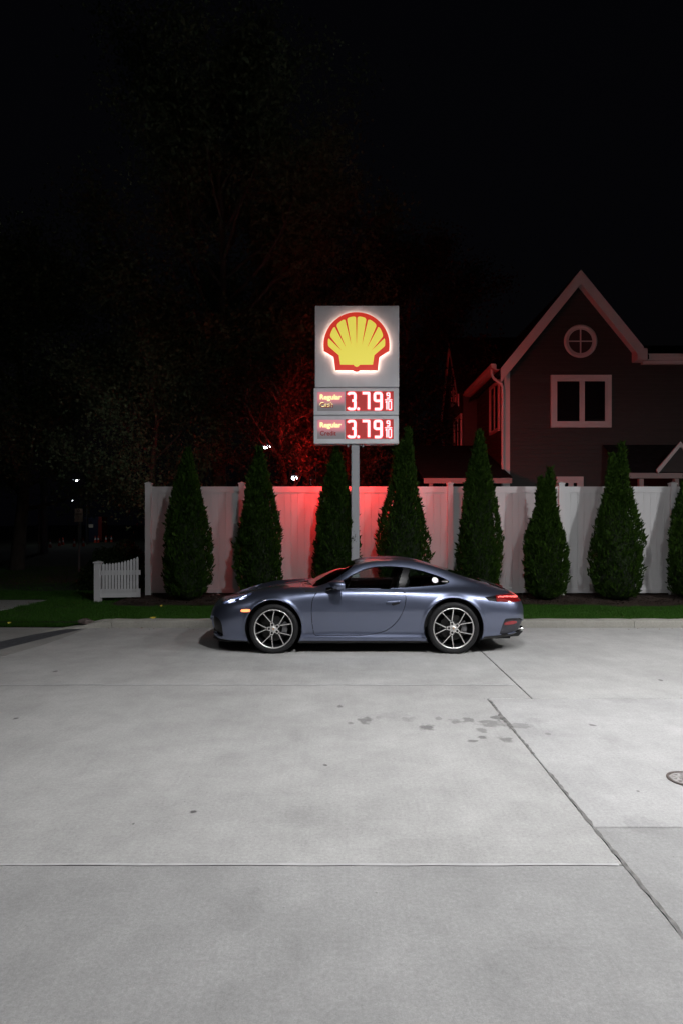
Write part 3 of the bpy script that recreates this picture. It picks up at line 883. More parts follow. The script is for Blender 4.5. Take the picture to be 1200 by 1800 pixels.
def emblem():
    o = [ez(p) for p in outer]; yv = [ez(p) for p in yel]
    red = flat_prism(o, SY0-.095, SY0-.060)
    r = red.build('shell_emblem', M['shell_red'], sign, off=so)
    flat_prism(yv, SY0-.100, SY0-.094).build('yellow_face', M['shell_yellow'], r, off=so)
    # LED band behind the emblem edge, facing the cabinet
    cx = sum(p[0] for p in o)/len(o); cz = sum(p[1] for p in o)/len(o)
    ins = [(cx+(p[0]-cx)*.90, cz+(p[1]-cz)*.90) for p in o]; n = len(o)
    hb = MB()
    ou = [(cx+(p[0]-cx)*.985, cz+(p[1]-cz)*.985) for p in o]
    vs = [(p[0], SY0-.052, p[1]) for p in ou] + [(p[0], SY0-.052, p[1]) for p in ins] + [(p[0], SY0-.0595, p[1]) for p in ou] + [(p[0], SY0-.0595, p[1]) for p in ins]
    fs = []
    for i in range(n):
        j = (i+1) % n
        fs += [(i, j, n+j, n+i), (2*n+i, 2*n+j, 3*n+j, 3*n+i), (i, j, 2*n+j, 2*n+i), (n+i, n+j, 3*n+j, 3*n+i)]
    hb.add(vs, fs); hb.build('halo_light', M['halo'], r, off=so)
    return r
EMB = emblem()
def stroke(name, polys, rad, m, parent, y, flat=.35):
    cu = bpy.data.curves.new(name, 'CURVE'); cu.dimensions = '3D'
    for pl in polys:
        sp = cu.splines.new('POLY'); sp.points.add(len(pl)-1)
        for i, p in enumerate(pl): sp.points[i].co = (p[0], 0, p[1], 1)
    cu.bevel_depth = rad; cu.bevel_resolution = 2; cu.use_fill_caps = True
    tmp = bpy.data.objects.new(name, cu); COL.objects.link(tmp)
    dg = bpy.context.evaluated_depsgraph_get()
    me = bpy.data.meshes.new_from_object(tmp.evaluated_get(dg))
    bpy.data.objects.remove(tmp)
    co = np.empty(len(me.vertices)*3); me.vertices.foreach_get('co', co); co = co.reshape(-1, 3)
    co[:, 1] = co[:, 1]*flat + y
    co -= np.array(so)
    me.vertices.foreach_set('co', co.ravel()); me.materials.clear(); me.materials.append(m); me.update()
    return link(name, me, parent)
def rounded(pts, r, n=5):
    out = [pts[0]]
    for i in range(1, len(pts)-1):
        p0, p1, p2 = Vector(pts[i-1]), Vector(pts[i]), Vector(pts[i+1])
        a = p1+(p0-p1).normalized()*min(r, (p0-p1).length*.49); c = p1+(p2-p1).normalized()*min(r, (p2-p1).length*.49)
        for k in range(n+1):
            t = k/n; q = a*(1-t)**2 + p1*2*t*(1-t) + c*t*t; out.append(tuple(q))
    out.append(pts[-1]); return out
def glyph(ch, x0, x1, z0, z1):
    w, h = x1-x0, z1-z0
    P = lambda a, c: (x0+a*w, z0+c*h)
    if ch == '3': return [rounded([P(0, .90), P(.12, 1), P(1, 1), P(1, .53), P(.55, .53)], w*.35) , rounded([P(.95, .53), P(1, .5), P(1, 0), P(.12, 0), P(0, .10)], w*.35)]
    if ch == '7': return [rounded([P(0, 1), P(1, 1), P(1, 0)], w*.05)]
    if ch == '9': return [rounded([P(0, .0), P(1, 0), P(1, 1), P(0, 1), P(0, .52), P(1, .52)], w*.30)]
    if ch == '1': return [rounded([P(0, .85), P(.6, 1), P(.6, 0)], w*.05)]
    if ch == '0': return [rounded([P(.5, 0), P(1, 0), P(1, 1), P(0, 1), P(0, 0), P(.5, 0)], w*.4)]
def text_mesh(body, size, xl, zb, width, m, parent, y, bold=.0, name='lettering'):
    cu = bpy.data.curves.new(name, 'FONT'); cu.body = body; cu.size = size; cu.offset = bold; cu.extrude = .003
    tmp = bpy.data.objects.new(name, cu); COL.objects.link(tmp)
    dg = bpy.context.evaluated_depsgraph_get()
    me = bpy.data.meshes.new_from_object(tmp.evaluated_get(dg)); bpy.data.objects.remove(tmp)
    co = np.empty(len(me.vertices)*3); me.vertices.foreach_get('co', co); co = co.reshape(-1, 3)
    w = co[:, 0].max()-co[:, 0].min()
    if bold > 0: pass
    X = (co[:, 0]-co[:, 0].min())*width/w + xl
    Z = co[:, 1] + zb
    Y = y - co[:, 2]
    me.vertices.foreach_set('co', (np.stack([X, Y, Z], 1)-np.array(so)).ravel())
    me.materials.clear(); me.materials.append(m); me.update()
    return link(name, me, parent)
def price_row(v0, word):
    """v0: top row of the digit window in photo px"""
    z = lambda v: sz(v)
    yb = SY0-.004
    # screen (part) with digits as sub-parts
    mb = MB(); mb.box(sx(607), sx(691), yb-.006, yb-.001, z(v0+34.5), z(v0)); scr = mb.build('price_screen', M['screen'], sign, off=so)
    mb = MB()
    fr = .010
    for (a, c, e, g) in [(607-1.2, 607, -1, 35.7), (691, 692.2, -1, 35.7)]:
        mb.box(sx(a), sx(c), yb-.016, yb-.001, z(v0+g), z(v0+e))
    for (e, g) in [(-1, 0), (34.7, 35.7)]:
        mb.box(sx(607), sx(691), yb-.0155, yb-.001, z(v0+g), z(v0+e))
    mb.build('screen_frame', M['signface'], scr, off=so)
    y = yb-.016
    R = .0275
    zt, zb = z(v0+3.4), z(v0+31.4)
    for ch, ua, ub in [('3', 611.8, 623.6), ('7', 636.5, 647.8), ('9', 658, 669.5)]:
        stroke('digit', glyph(ch, sx(ua), sx(ub), zb, zt), R, M['led_f'], scr, y)
    mb = MB(); mb.ellipsoid((sx(629.3), y, zb+.006), (.030, .012, .030), 12, 8); mb.build('decimal_point', M['led_f'], scr, off=so)
    stroke('digit', glyph('9', sx(679.2), sx(684), z(v0+12.2), z(v0+3.2)), .0125, M['led_f'], scr, y)
    stroke('digit', glyph('1', sx(677.0), sx(680.3), z(v0+32), z(v0+17.5)), .0125, M['led_f'], scr, y)
    stroke('digit', glyph('0', sx(682.2), sx(687), z(v0+32), z(v0+17.5)), .0115, M['led_f'], scr, y)
    mb = MB(); mb.box(sx(675.8), sx(688.2), y-.003, y+.003, z(v0+15.9), z(v0+14.4)); mb.build('fraction_bar', M['led_f'], scr, off=so)
    # product name panel
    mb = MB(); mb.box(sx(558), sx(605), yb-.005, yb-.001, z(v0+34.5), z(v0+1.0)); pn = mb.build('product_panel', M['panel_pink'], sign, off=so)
    text_mesh('Regular', .145, sx(562.5), z(v0+14.2), .44, M['lit_text'], pn, yb-.009, .0022)
    text_mesh(word, .135, sx(562.8), z(v0+28.5), .27 if word == 'Cash' else .33, M['red_text'], pn, yb-.009, .002)
    if word == 'Cash':
        text_mesh(word, .135, sx(562.3), z(v0+27.2), .27, M['lit_text'], pn, yb-.0075, .0)
    return [scr, pn]
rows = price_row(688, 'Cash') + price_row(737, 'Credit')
# rear faces: the same screens and emblem turned to the other side
for o in rows + [EMB]:
    c = o.copy(); COL.objects.link(c); c.parent = sign; c.rotation_euler = (0, 0, math.pi)
    for ch in [k for k in bpy.data.objects if k.parent == o]:
        d_ = ch.copy(); COL.objects.link(d_); d_.parent = c
        if ch.data and ch.data.materials and ch.data.materials[0] == M['led_f']:
            d_.data = ch.data.copy(); d_.data.materials[0] = M['led_b'] if o in rows[2:] else M['led_b2']

for (xa_, xb_) in ((X0+.01, X0+.03), (X1-.03, X1-.01)):  # added side baffles, unseen at the rear, keep red off the left fence
    mb = MB(); mb.box(xa_, xb_, SY1+.005, SY1+.38, sz(778), sz(684)); mb.build('red_light_baffle', M['black'], sign, off=so)

for v_ in (684.5, 733.5):  # added top baffles, hold the rear red back from trees and house
    mb = MB(); mb.box(X0+.032, X1-.032, SY1+.005, SY1+.24, sz(v_)-.012, sz(v_)); mb.build('red_light_baffle', M['black'], sign, off=so)
# ------------------------------------------------------------------ house
HY = 19.0
house = empty('shingled_house', (9.0, HY+4, 0.1), 'dark brown house with steep white-trimmed gable beyond the fence', 'house')
ho = tuple(house.location)
hk = HY/F
def hx(u): return (u-600)*hk
def hz(v): return EYE+(HZ-v)*hk
k2 = (HY-.37)/F
WX0 = hx(887.0); AP = ((1020-600)*k2, EYE+(HZ-473)*k2-.19); EZL = hz(652); EZR = hz(632)
RX = (1135-600)*k2; WX1 = 17.0
# gable line heights along x
sl = (AP[1]+.19-(EYE+(HZ-655)*k2)-.10)/(AP[0]-(877-600)*k2)
def gable_z(x):
    if x <= AP[0]: return AP[1]-sl*(AP[0]-x)
    return AP[1]-sl*(x-AP[0])
# front wall clapboards as one sheet of lapped boards
mb = MB(); z = 0.1; hgt = .125
def wall_span(z):
    # x range at height z on the front
    if z < EZL-.15: return WX0, WX1
    xr = WX1 if z < hz(640) else AP[0]+(AP[1]-z)/sl-.02
    xl = max(WX0, AP[0]-(AP[1]-z)/sl+.02)
    return xl, xr
while z < AP[1]-.15:
    a0, a1 = wall_span(z); b0, b1 = wall_span(z+hgt)
    if a1-a0 < .1: break
    yo, yi = HY-.022, HY-.006
    mb.add([(a0, yo, z), (a1, yo, z), (b1, yi, z+hgt), (b0, yi, z+hgt), (a0, HY, z), (a1, HY, z)], [(0, 1, 2, 3), (4, 5, 1, 0)])
    z += hgt
front = mb.build('siding', M['siding'], house, off=ho, kind='stuff')
# solid wall body behind
mb = MB()
poly = [(WX0, .1), (WX1, .1), (WX1, hz(640)), (RX, hz(640)), (RX, gable_z(RX)), AP, (WX0, gable_z(WX0))]
mb.prism_y(poly, HY, HY+.2)
mb.box(WX0, WX0+.2, HY+.2, 27.5, .1, EZL)
mb.box(WX1-.2, WX1, HY+.2, 27.5, .1, EZL)
mb.box(WX0, WX1, 27.5, 27.7, .1, EZL)
mb.build('wall', M['siding'], house, off=ho)
# side wall lapped boards
mb = MB(); z = .1
while z < EZL-.05:
    mb.add([(WX0-.022, HY, z), (WX0-.022, 27.5, z), (WX0-.006, 27.5, z+hgt), (WX0-.006, HY, z+hgt), (WX0, HY, z), (WX0, 27.5, z)], [(0, 3, 2, 1), (4, 0, 1, 5)])
    z += hgt
mb.build('siding', M['siding'], house, off=ho, kind='stuff')
# main roof (ridge runs back) and right wing roof
mb = MB()
OV = .35
def slope_slab(mb, xa, za, xb, zb, y0, y1, th=.12):
    mb.add([(xa, y0, za), (xb, y0, zb), (xb, y1, zb), (xa, y1, za), (xa, y0, za+th), (xb, y0, zb+th), (xb, y1, zb+th), (xa, y1, za+th)],
           [(0, 3, 2, 1), (4, 5, 6, 7), (0, 1, 5, 4), (1, 2, 6, 5), (2, 3, 7, 6), (3, 0, 4, 7)])
xl = (874-600)*k2
slope_slab(mb, xl, gable_z(xl)+.05, AP[0], AP[1]+.05, HY-OV+.02, 27.7)
slope_slab(mb, AP[0], AP[1]+.05, RX+.1, gable_z(RX+.1)+.05, HY-OV+.02, 27.7)
mb.add([(RX, HY-.15, EZR+.12), (WX1, HY-.15, EZR+.12), (WX1, HY+4.3, 8.3), (RX, HY+4.3, 8.3)], [(0, 1, 2, 3)])
mb.build('roof', M['shingle'], house, off=ho)
# rake boards: front trim following the gable, with soffit under the overhang
def rake(xa, za, xb, zb, name='rake_board'):
    yf = HY-OV
    dx, dz = xb-xa, zb-za; l = math.hypot(dx, dz); nx_, nz_ = -dz/l, dx/l
    if nz_ > 0: nx_, nz_ = -nx_, -nz_
    w = .265
    P = [(xa, za+.17), (xb, zb+.17), (xb+nx_*w*0, zb+.17-w/ (abs(dx)/l)), (xa, za+.17-w/(abs(dx)/l))]
    mb = MB(); mb.prism_y(P, yf-.04, yf); mb.build(name, M['trim'], house, off=ho)
    mb = MB()
    q = .17-w/(abs(dx)/l)+.10
    mb.add([(xa, yf, za+q), (xb, yf, zb+q), (xb, HY-.02, zb+q), (xa, HY-.02, za+q)], [(0, 1, 2, 3)])
    mb.build('soffit', M['trim'], house, off=ho)
xa = (879-600)*k2
rake(xa, gable_z(xa), AP[0], AP[1]+.0)
xb = (1130-600)*k2
rake(AP[0], AP[1], xb, gable_z(xb))
# eave return at right foot
mb = MB(); x_ = (1122-600)*k2; mb.bbox(x_-.05, x_+.26, HY-OV-.035, HY, gable_z(xb)-.22, gable_z(xb)+.14, .02); mb.build('eave_return', M['trim'], house, off=ho)
# right wing gutter + fascia
mb = MB(); mb.prism_x([(HY-.30, EZR+.10), (HY-.30, EZR-.02), (HY-.24, EZR-.06), (HY-.16, EZR-.06), (HY-.16, EZR+.10)], RX+.06, WX1); mb.build('gutter', M['trim'], house, off=ho)
mb = MB(); mb.box(RX+.0, WX1, HY-.155, HY-.025, EZR-.17, EZR-.065); mb.build('fascia', M['trim'], house, off=ho)
# corner boards
mb = MB(); mb.box(WX0-.05, WX0+.13, HY-.05, HY-.0225, .1, EZL-.05); mb.build('corner_board', M['trim'], house, off=ho)
mb = MB(); mb.box(WX0-.05, WX0-.0225, HY-.0222, HY+.14, .1, EZL-.05); mb.build('corner_board', M['trim'], house, off=ho)
# side gutter, soffit, downpipe
gz = EZL+.02
mb = MB(); mb.prism_y([(WX0-.50, gz+.12), (WX0-.50, gz+.02), (WX0-.43, gz-.02), (WX0-.36, gz-.02), (WX0-.36, gz+.12)], HY-.32, 25.4); mb.build('gutter', M['trim'], house, off=ho)
mb = MB(); mb.box(WX0-.36, WX0-.03, HY-.28, 25.4, gz-.05, gz-.03); mb.box(WX0-.358, WX0-.33, HY-.28, 25.4, gz-.029, gz+.10); mb.build('soffit', M['trim'], house, off=ho)
mb = MB(); mb.tube([(WX0-.43, HY-.1, gz), (WX0-.43, HY-.1, gz-.16), (WX0-.36, HY-.1, gz-.28), (WX0-.16, HY-.1, gz-.42), (WX0-.10, HY-.1, gz-.55), (WX0-.10, HY-.1, .2)], .045, 8); mb.build('downpipe', M['trim'], house, off=ho)

def casement(u0, u1, v0, v1, y, parts=True, split=.5):
    """window on the front wall by photo px of its outer trim"""
    X0_, X1_, Z0_, Z1_ = hx(u0), hx(u1), hz(v1), hz(v0)
    t = .11
    mb = MB()
    mb.box(X0_, X1_, y-.085, y-.023, Z1_-t, Z1_); mb.box(X0_, X1_, y-.085, y-.023, Z0_, Z0_+t)
    mb.box(X0_, X0_+t, y-.085, y-.023, Z0_+t, Z1_-t); mb.box(X1_-t, X1_, y-.085, y-.023, Z0_+t, Z1_-t)
    w = mb.build('window', M['trim'], house, off=ho)
    a0, a1, c0, c1_ = X0_+t+.004, X1_-t-.004, Z0_+t+.004, Z1_-t-.004
    mid = a0+(a1-a0)*split; s = .075
    for (p, q, yy) in ((a0, mid+.03, y-.068), (mid+.032, a1, y-.074)):
        m2 = MB()
        m2.box(p, q, yy, yy+.025, c1_-s, c1_); m2.box(p, q, yy, yy+.025, c0, c0+s)
        m2.box(p, p+s, yy, yy+.025, c0+s, c1_-s); m2.box(q-s, q, yy, yy+.025, c0+s, c1_-s)
        m2.build('sash', M['trim'], w, off=ho)
        m3 = MB(); m3.box(p+s, q-s, yy+.014, yy+.020, c0+s, c1_-s); m3.build('pane', M['darkglass'], w, off=ho)
    return w
casement(966, 1072, 660, 752, HY)
casement(976, 1023, 838, 930, HY)
# round window
rw_c = (hx(1018.5), hz(600.5)); R_ = 29*hk
mb = MB(); mb.lathe_y([(R_, HY-.023), (R_, HY-.06), (R_-.05, HY-.07), (R_-.10, HY-.055), (R_-.10, HY-.023)], 48, cx=rw_c[0], cz=rw_c[1]); rw = mb.build('round_window', M['trim'], house, off=ho)
mb = MB(); mb.lathe_y([(R_-.102, HY-.026), (R_-.102, HY-.045), (R_-.14, HY-.045), (R_-.14, HY-.026)], 48, cx=rw_c[0], cz=rw_c[1]); mb.build('sash', M['trim'], rw, off=ho)
mb = MB(); rr = R_-.14
mb.box(rw_c[0]-.018, rw_c[0]+.018, HY-.055, HY-.032, rw_c[1]-rr, rw_c[1]+rr); mb.box(rw_c[0]-rr, rw_c[0]+rr, HY-.053, HY-.033, rw_c[1]-.016, rw_c[1]+.016); mb.build('glazing_bar', M['trim'], rw, off=ho)
qm = M['darkglass']
qm2 = mat('round_window_glass', (0.05, 0.04, 0.04), 0.15)
for qa in range(4):
    pts = [(rw_c[0]+(.02 if qa in (0, 3) else -.02), rw_c[1]+(.018 if qa in (0, 1) else -.018))]
    for k in range(9):
        a = math.pi/2*(qa+k/8)
        a = min(max(a, math.pi/2*qa+.06), math.pi/2*(qa+1)-.06)
        pts.append((rw_c[0]+(rr-.002)*math.cos(a), rw_c[1]+(rr-.002)*math.sin(a)))
    mb = MB(); mb.prism_y(pts, HY-.040, HY-.036); mb.build('pane', qm2, rw, off=ho)
# side wall windows (planes facing -x)
def side_window(xw, y0, y1, z0, z1):
    t = .10; mb = MB()
    mb.box(xw-.085, xw-.023, y0, y1, z1-t, z1); mb.box(xw-.085, xw-.023, y0, y1, z0, z0+t)
    mb.box(xw-.085, xw-.023, y0, y0+t, z0+t, z1-t); mb.box(xw-.085, xw-.023, y1-t, y1, z0+t, z1-t)
    mb.box(xw-.070, xw-.024, (y0+y1)/2-.03, (y0+y1)/2+.03, z0+t, z1-t)
    w = mb.build('window', M['trim'], house, off=ho)
    for (a, c) in ((y0+t, (y0+y1)/2-.03), ((y0+y1)/2+.03, y1-t)):
        m3 = MB(); m3.box(xw-.050, xw-.044, a, c, z0+t, z1-t); m3.build('pane', M['darkglass'], w, off=ho)
side_window(WX0, 19.5, 20.75, 4.62, 6.2)
# cross gable bay on the left wall
BX = 4.42; by0, by1, bzp, bze = 22.9, 26.7, 8.75, 6.2
ym = 24.75
mb = MB()
mb.prism_x([(by0, .1), (by1, .1), (by1, bze-.2), (ym, bzp), (by0, bze+.1)], BX, BX+.6)
mb.build('bay_wall', M['siding'], house, off=ho)
def xrake(ya, za, yb, zb):
    w = .34; mb = MB(); mb.prism_x([(ya, za+.16), (yb, zb+.16), (yb, zb+.16-w*1.3), (ya, za+.16-w*1.3)], BX-.22, BX-.18); mb.build('rake_board', M['trim'], house, off=ho)
    mb = MB(); mb.prism_x([(ya, za+.27), (yb, zb+.27), (yb, zb+.165), (ya, za+.165)], BX-.24, WX0+3); mb.build('bay_roof', M['shingle'], house, off=ho)
xrake(by0-.1, bze+.05, ym, bzp); xrake(ym, bzp, by1+.3, bze-.45)
side_window(BX, 23.05, 24.5, 4.25, 5.75)
side_window(BX, 24.2, 25.1, 6.35, 7.5)
mb = MB(); mb.prism_y([(BX-.45, 5.72), (BX-.45, 5.62), (BX-.3, 5.58), (BX-.2, 5.72)], by1+.1, by1+1.4); mb.build('gutter', M['trim'], house, off=ho)
mb = MB(); mb.tube([(BX-.38, by1+.1, 5.6), (BX-.2, by1+.1, 5.4), (BX-.1, by1+.1, 5.3), (BX-.1, by1+.1, .2)], .05, 6); mb.build('downpipe', M['trim'], house, off=ho)
# low lean-to left of the house
LY = 18.0; lz = EYE+(HZ-845)/F*LY; lx0 = (744-600)/F*LY; lx1 = 4.86
mb = MB(); mb.box(lx0, lx1, LY, LY+.03, lz-.075, lz+.075); lt = mb.build('fascia', M['trim_dim'], house, off=ho)
mb = MB(); mb.add([(lx0-.05, LY-.03, lz+.08), (lx1, LY-.03, lz+.08), (lx1, 22.4, lz+1.5), (lx0-.05, 22.4, lz+1.5), (lx0-.05, LY-.03, lz+.11), (lx1, LY-.03, lz+.11), (lx1, 22.4, lz+1.53), (lx0-.05, 22.4, lz+1.53)],
       [(0, 3, 2, 1), (4, 5, 6, 7), (0, 1, 5, 4), (1, 2, 6, 5), (2, 3, 7, 6), (3, 0, 4, 7)]); mb.build('porch_roof', M['shingle'], house, off=ho)
for u in (757,):
    xq = (u-600)/F*LY; mb = MB(); mb.box(xq-.05, xq+.05, LY+.035, LY+.135, .1, lz-.08); mb.build('porch_post', M['trim_dim'], house, off=ho)
# right porch with small gable
PY = 17.4; pk = PY/F
pzf = EYE+(HZ-836)*pk; px0 = (1102-600)*pk
mb = MB(); mb.box(px0, WX1, PY, PY+.03, pzf-.075, pzf+.075); mb.build('fascia', M['trim_dim'], house, off=ho)
mb = MB(); mb.add([(px0-.05, PY-.03, pzf+.08), (WX1, PY-.03, pzf+.08), (WX1, HY-.03, EYE+(HZ-782)*hk), (px0-.05, HY-.03, EYE+(HZ-782)*hk)], [(0, 1, 2, 3)]); mb.build('porch_roof', M['shingle'], house, off=ho)
gx, gzp = (1193.5-600)*pk, EYE+(HZ-783)*pk
gl = (1154-600)*pk
mb = MB(); mb.prism_y([(gl, pzf+.08), (2*gx-gl, pzf+.08), (gx, gzp-.04)], PY+.0, PY+.3); mb.build('porch_gable', M['siding'], house, off=ho)
for sgn in (-1, 1):
    xe = gx+sgn*(gx-gl)
    mb = MB(); mb.prism_y([(xe, pzf+.05), (gx, gzp-.03), (gx, gzp+.10), (xe-sgn*-.04, pzf+.16)], PY-.06, PY-.005); mb.build('rake_board', M['trim'], house, off=ho)
for u in (1128, 1190, 1290):
    xq = (u-600)*pk; mb = MB(); mb.box(xq-.06, xq+.06, PY+.04, PY+.16, .1, pzf-.08); mb.build('porch_post', M['trim_dim'], house, off=ho)

# ------------------------------------------------------------------ big trees
def leaf_cards(P, size, r, tilt=1.0):
    n = len(P)
    d = r.normal(0, 1, (n, 3)); d /= np.linalg.norm(d, axis=1)[:, None]
    q = r.normal(0, 1, (n, 3)); s = np.cross(d, q); s /= np.linalg.norm(s, axis=1)[:, None]
    L = (size*r.uniform(.6, 1.3, n))[:, None]
    mid = P+d*L*.5
    return np.stack([P, mid-s*L*.36, P+d*L, mid+s*L*.36], 1).reshape(-1, 3)
def big_tree(name, x, y, H, R, seed, nleaf, size, m, label, trunk_r=.28, base=.22, spread=.9, branches=26, z0=.08):
    r = np.random.default_rng(seed); rr = random.Random(seed)
    root = empty(name, (x, y, z0), label, 'tree', 'large trees behind the fence')
    tb = MB()
    lean = (rr.uniform(-.3, .3), rr.uniform(-.3, .3))
    def axis(t): return Vector((lean[0]*t*t*2+.12*math.sin(t*7+seed), lean[1]*t*t*2+.12*math.cos(t*6+seed), t*H*.93))
    tb.tube([axis(k/9) for k in range(10)], [trunk_r*(1-.9*(k/9)**.8)+.02 for k in range(10)], 9)
    tips = []
    lb = MB()
    for i in range(branches):
        t = base+(.95-base)*(i+.5)/branches
        s0 = axis(t); a = i*2.399+rr.uniform(-.4, .4)
        rel = (t-base)/(1-base)
        ln = R*(math.sin(math.pi*min(1, .16+rel*.84))**.7)*rr.uniform(.75, 1.1)
        ln = max(ln, .6)
        d0 = Vector((math.cos(a), math.sin(a), .35+.7*rel)).normalized()
        pts = [s0]; p = s0.copy(); dr = d0.copy()
        for k in range(6):
            dr = (dr+Vector((rr.uniform(-.25, .25), rr.uniform(-.25, .25), rr.uniform(-.12, .25)))).normalized()
            p = p+dr*ln/6; pts.append(p.copy())
            if k >= 1:
                for w in range(2):
                    d2 = (dr+Vector((rr.uniform(-1, 1), rr.uniform(-1, 1), rr.uniform(-.5, .7)))).normalized()
                    q = p+d2*ln*rr.uniform(.12, .32)
                    lb.tube([p, (p+q)/2+Vector((0, 0, .05)), q], [.02, .012, .006], 4, caps=False)
                    tips.append(q); tips.append((p+q)/2)
        tips += pts[3:]
        r0 = max(.03, trunk_r*.42*(1-t*.7))
        lb.tube(pts, [r0*(1-.85*k/6) for k in range(7)], 5, caps=False)
    tb.v += []  # trunk stays separate from limbs
    tb.build('trunk', M['bark'], root)
    lb.build('branches', M['bark'], root)
    T = np.array([tuple(p) for p in tips])
    idx = r.integers(0, len(T), nleaf)
    P = T[idx] + r.normal(0, 1, (nleaf, 3))*np.array([.42, .42, .32])*spread*r.uniform(.3, 1.3, (nleaf, 1))
    for (lu, lv, ld) in ((470, 787, 30), (518, 840, 30), (135, 845, 46), (128, 880, 60)):
        a_ = np.array([0-x, 0-y, EYE-z0]); b_ = np.array(px(lu, lv, ld))-np.array([x, y, z0]); ab = b_-a_
        tt = np.clip(((P-a_)@ab)/(ab@ab), 0, 1); dd = np.linalg.norm(P-a_-tt[:, None]*ab, axis=1)
        keep = (dd > .26) | (r.random(len(P)) < .04)
        P = P[keep]
    nleaf = len(P)
    link('crown', np_mesh('crown', leaf_cards(P, size, r), np.arange(nleaf*4).reshape(-1, 4), m), root)
    return root
big_tree('broadleaf_tree', px(392, 0, 21)[0], 21.0, 17.2, 6.4, 3, 90000, .115, M['maple'], 'tallest dark broadleaf tree, its crown rising behind the price sign', .30, .22, 1.1, 40)
big_tree('broadleaf_tree', px(35, 0, 22)[0], 22.0, 10.8, 5.2, 5, 60000, .105, M['maple'], 'dark spreading tree over the left edge beside the road', .24, .20, 1.1, 30)
big_tree('broadleaf_tree', px(270, 0, 17)[0], 17.4, 7.2, 2.9, 8, 30000, .085, M['maple'], 'lower leafy tree behind the left half of the privacy fence', .14, .22, .9, 22)
big_tree('russet_tree', px(500, 0, 15.9)[0], 16.1, 5.9, 2.1, 12, 17000, .075, M['russet'], 'small reddish tree lit red by the sign, just behind the fence', .09, .30, .7, 20)
big_tree('broadleaf_tree', px(700, 0, 24)[0], 25.5, 12.5, 4.4, 15, 50000, .11, M['russet'], 'thin rust-brown tree between the price sign and the house', .2, .2, 1.0, 26)
big_tree('broadleaf_tree', px(560, 0, 26)[0], 26.5, 16.0, 5.2, 31, 60000, .13, M['maple'], 'dark full-crowned tree farther back above the price sign', .28, .25, 1.2, 32)
big_tree('broadleaf_tree', px(620, 0, 17)[0], 18.5, 5.4, 2.2, 21, 15000, .085, M['russet'], 'low bushy tree behind the fence directly below the price sign', .1, .2, .8, 18)

# dark shrub behind the picket fence
def shrub(x, y, rx, rz, seed, label):
    r = np.random.default_rng(seed); n = 9000
    root = empty('shrub', (x, y, .085), label, 'shrub')
    d = r.normal(0, 1, (n, 3)); d /= np.linalg.norm(d, axis=1)[:, None]
    P = d*np.array([rx, rx*.8, rz])*(r.uniform(.55, 1, (n, 1))**.4)*(1+.12*np.sin(d[:, :1]*7)*np.cos(d[:, 2:]*6))
    P[:, 2] = np.abs(P[:, 2])*1.0+.05
    link('foliage', np_mesh('foliage', leaf_cards(P, .06, r), np.arange(n*4).reshape(-1, 4), M['shrub']), root)
    mb = MB(); mb.tube([(0, 0, -.03), (0, 0, rz*.6)], [.04, .02], 6); mb.build('stem', M['bark'], root)
shrub(-5.6, 15.9, 1.0, 1.15, 4, 'dark rounded shrub behind the white picket fence')

# ------------------------------------------------------------------ street side on the left
up_x, up_y = px(78, 0, 34)[0], 34.0
ut = empty('utility_pole', (up_x, up_y, 0), 'tall dark wooden utility pole beside the road at left', 'utility pole')
mb = MB(); mb.tube([(0, 0, -.1), (0, 0, 5), (0, 0, 11)], [.19, .17, .13], 10); mb.build('pole', M['wood_pole'], ut)
mb = MB(); mb.box(-1.2, 1.2, -.06, .06, 10.2, 10.35); mb.build('crossarm', M['wood_pole'], ut)
mb = MB(); mb.tube([(-.28, 0, -.1), (-.28, 0, 2.6)], .035, 6); mb.build('cable_guard', M['steel'], ut)
ps = empty('parking_sign', (px(139, 0, 21.5)[0], 21.5, .085), 'small faded white and red parking sign on a thin post', 'road sign')
zt, zb = px(0, 894, 21.5)[2]-.085, px(0, 917.5, 21.5)[2]-.085
mb = MB(); mb.box(-.03, .03, .005, .04, -.1, zt-.02); mb.build('post', M['steel'], ps)
mb = MB(); mb.bbox(-.145, .135, -.004, .004, zb, zt, .002); pl = mb.build('plate', M['signwhite'], ps)
mb = MB()
H_ = zt-zb
mb.lathe_y([(.045, -.0055), (.045, -.007), (.030, -.007), (.030, -.0055)], 16, cx=-.005, cz=zt-.075)
for (zz, w) in ((.165, .10), (.20, .115)):
    k = -w
    while k < w-.02:
        mb.box(k, k+.020, -.0065, -.0045, zt-zz-.022, zt-zz); k += .029
mb.box(-.05, .05, -.0065, -.0045, zt-.285, zt-.275); mb.box(-.006, .006, -.0067, -.0047, zt-.35, zt-.29)
mb.box(-.04, .02, -.0065, -.0045, zt-.37, zt-.36)
mb.build('print', M['signprint'], pl)

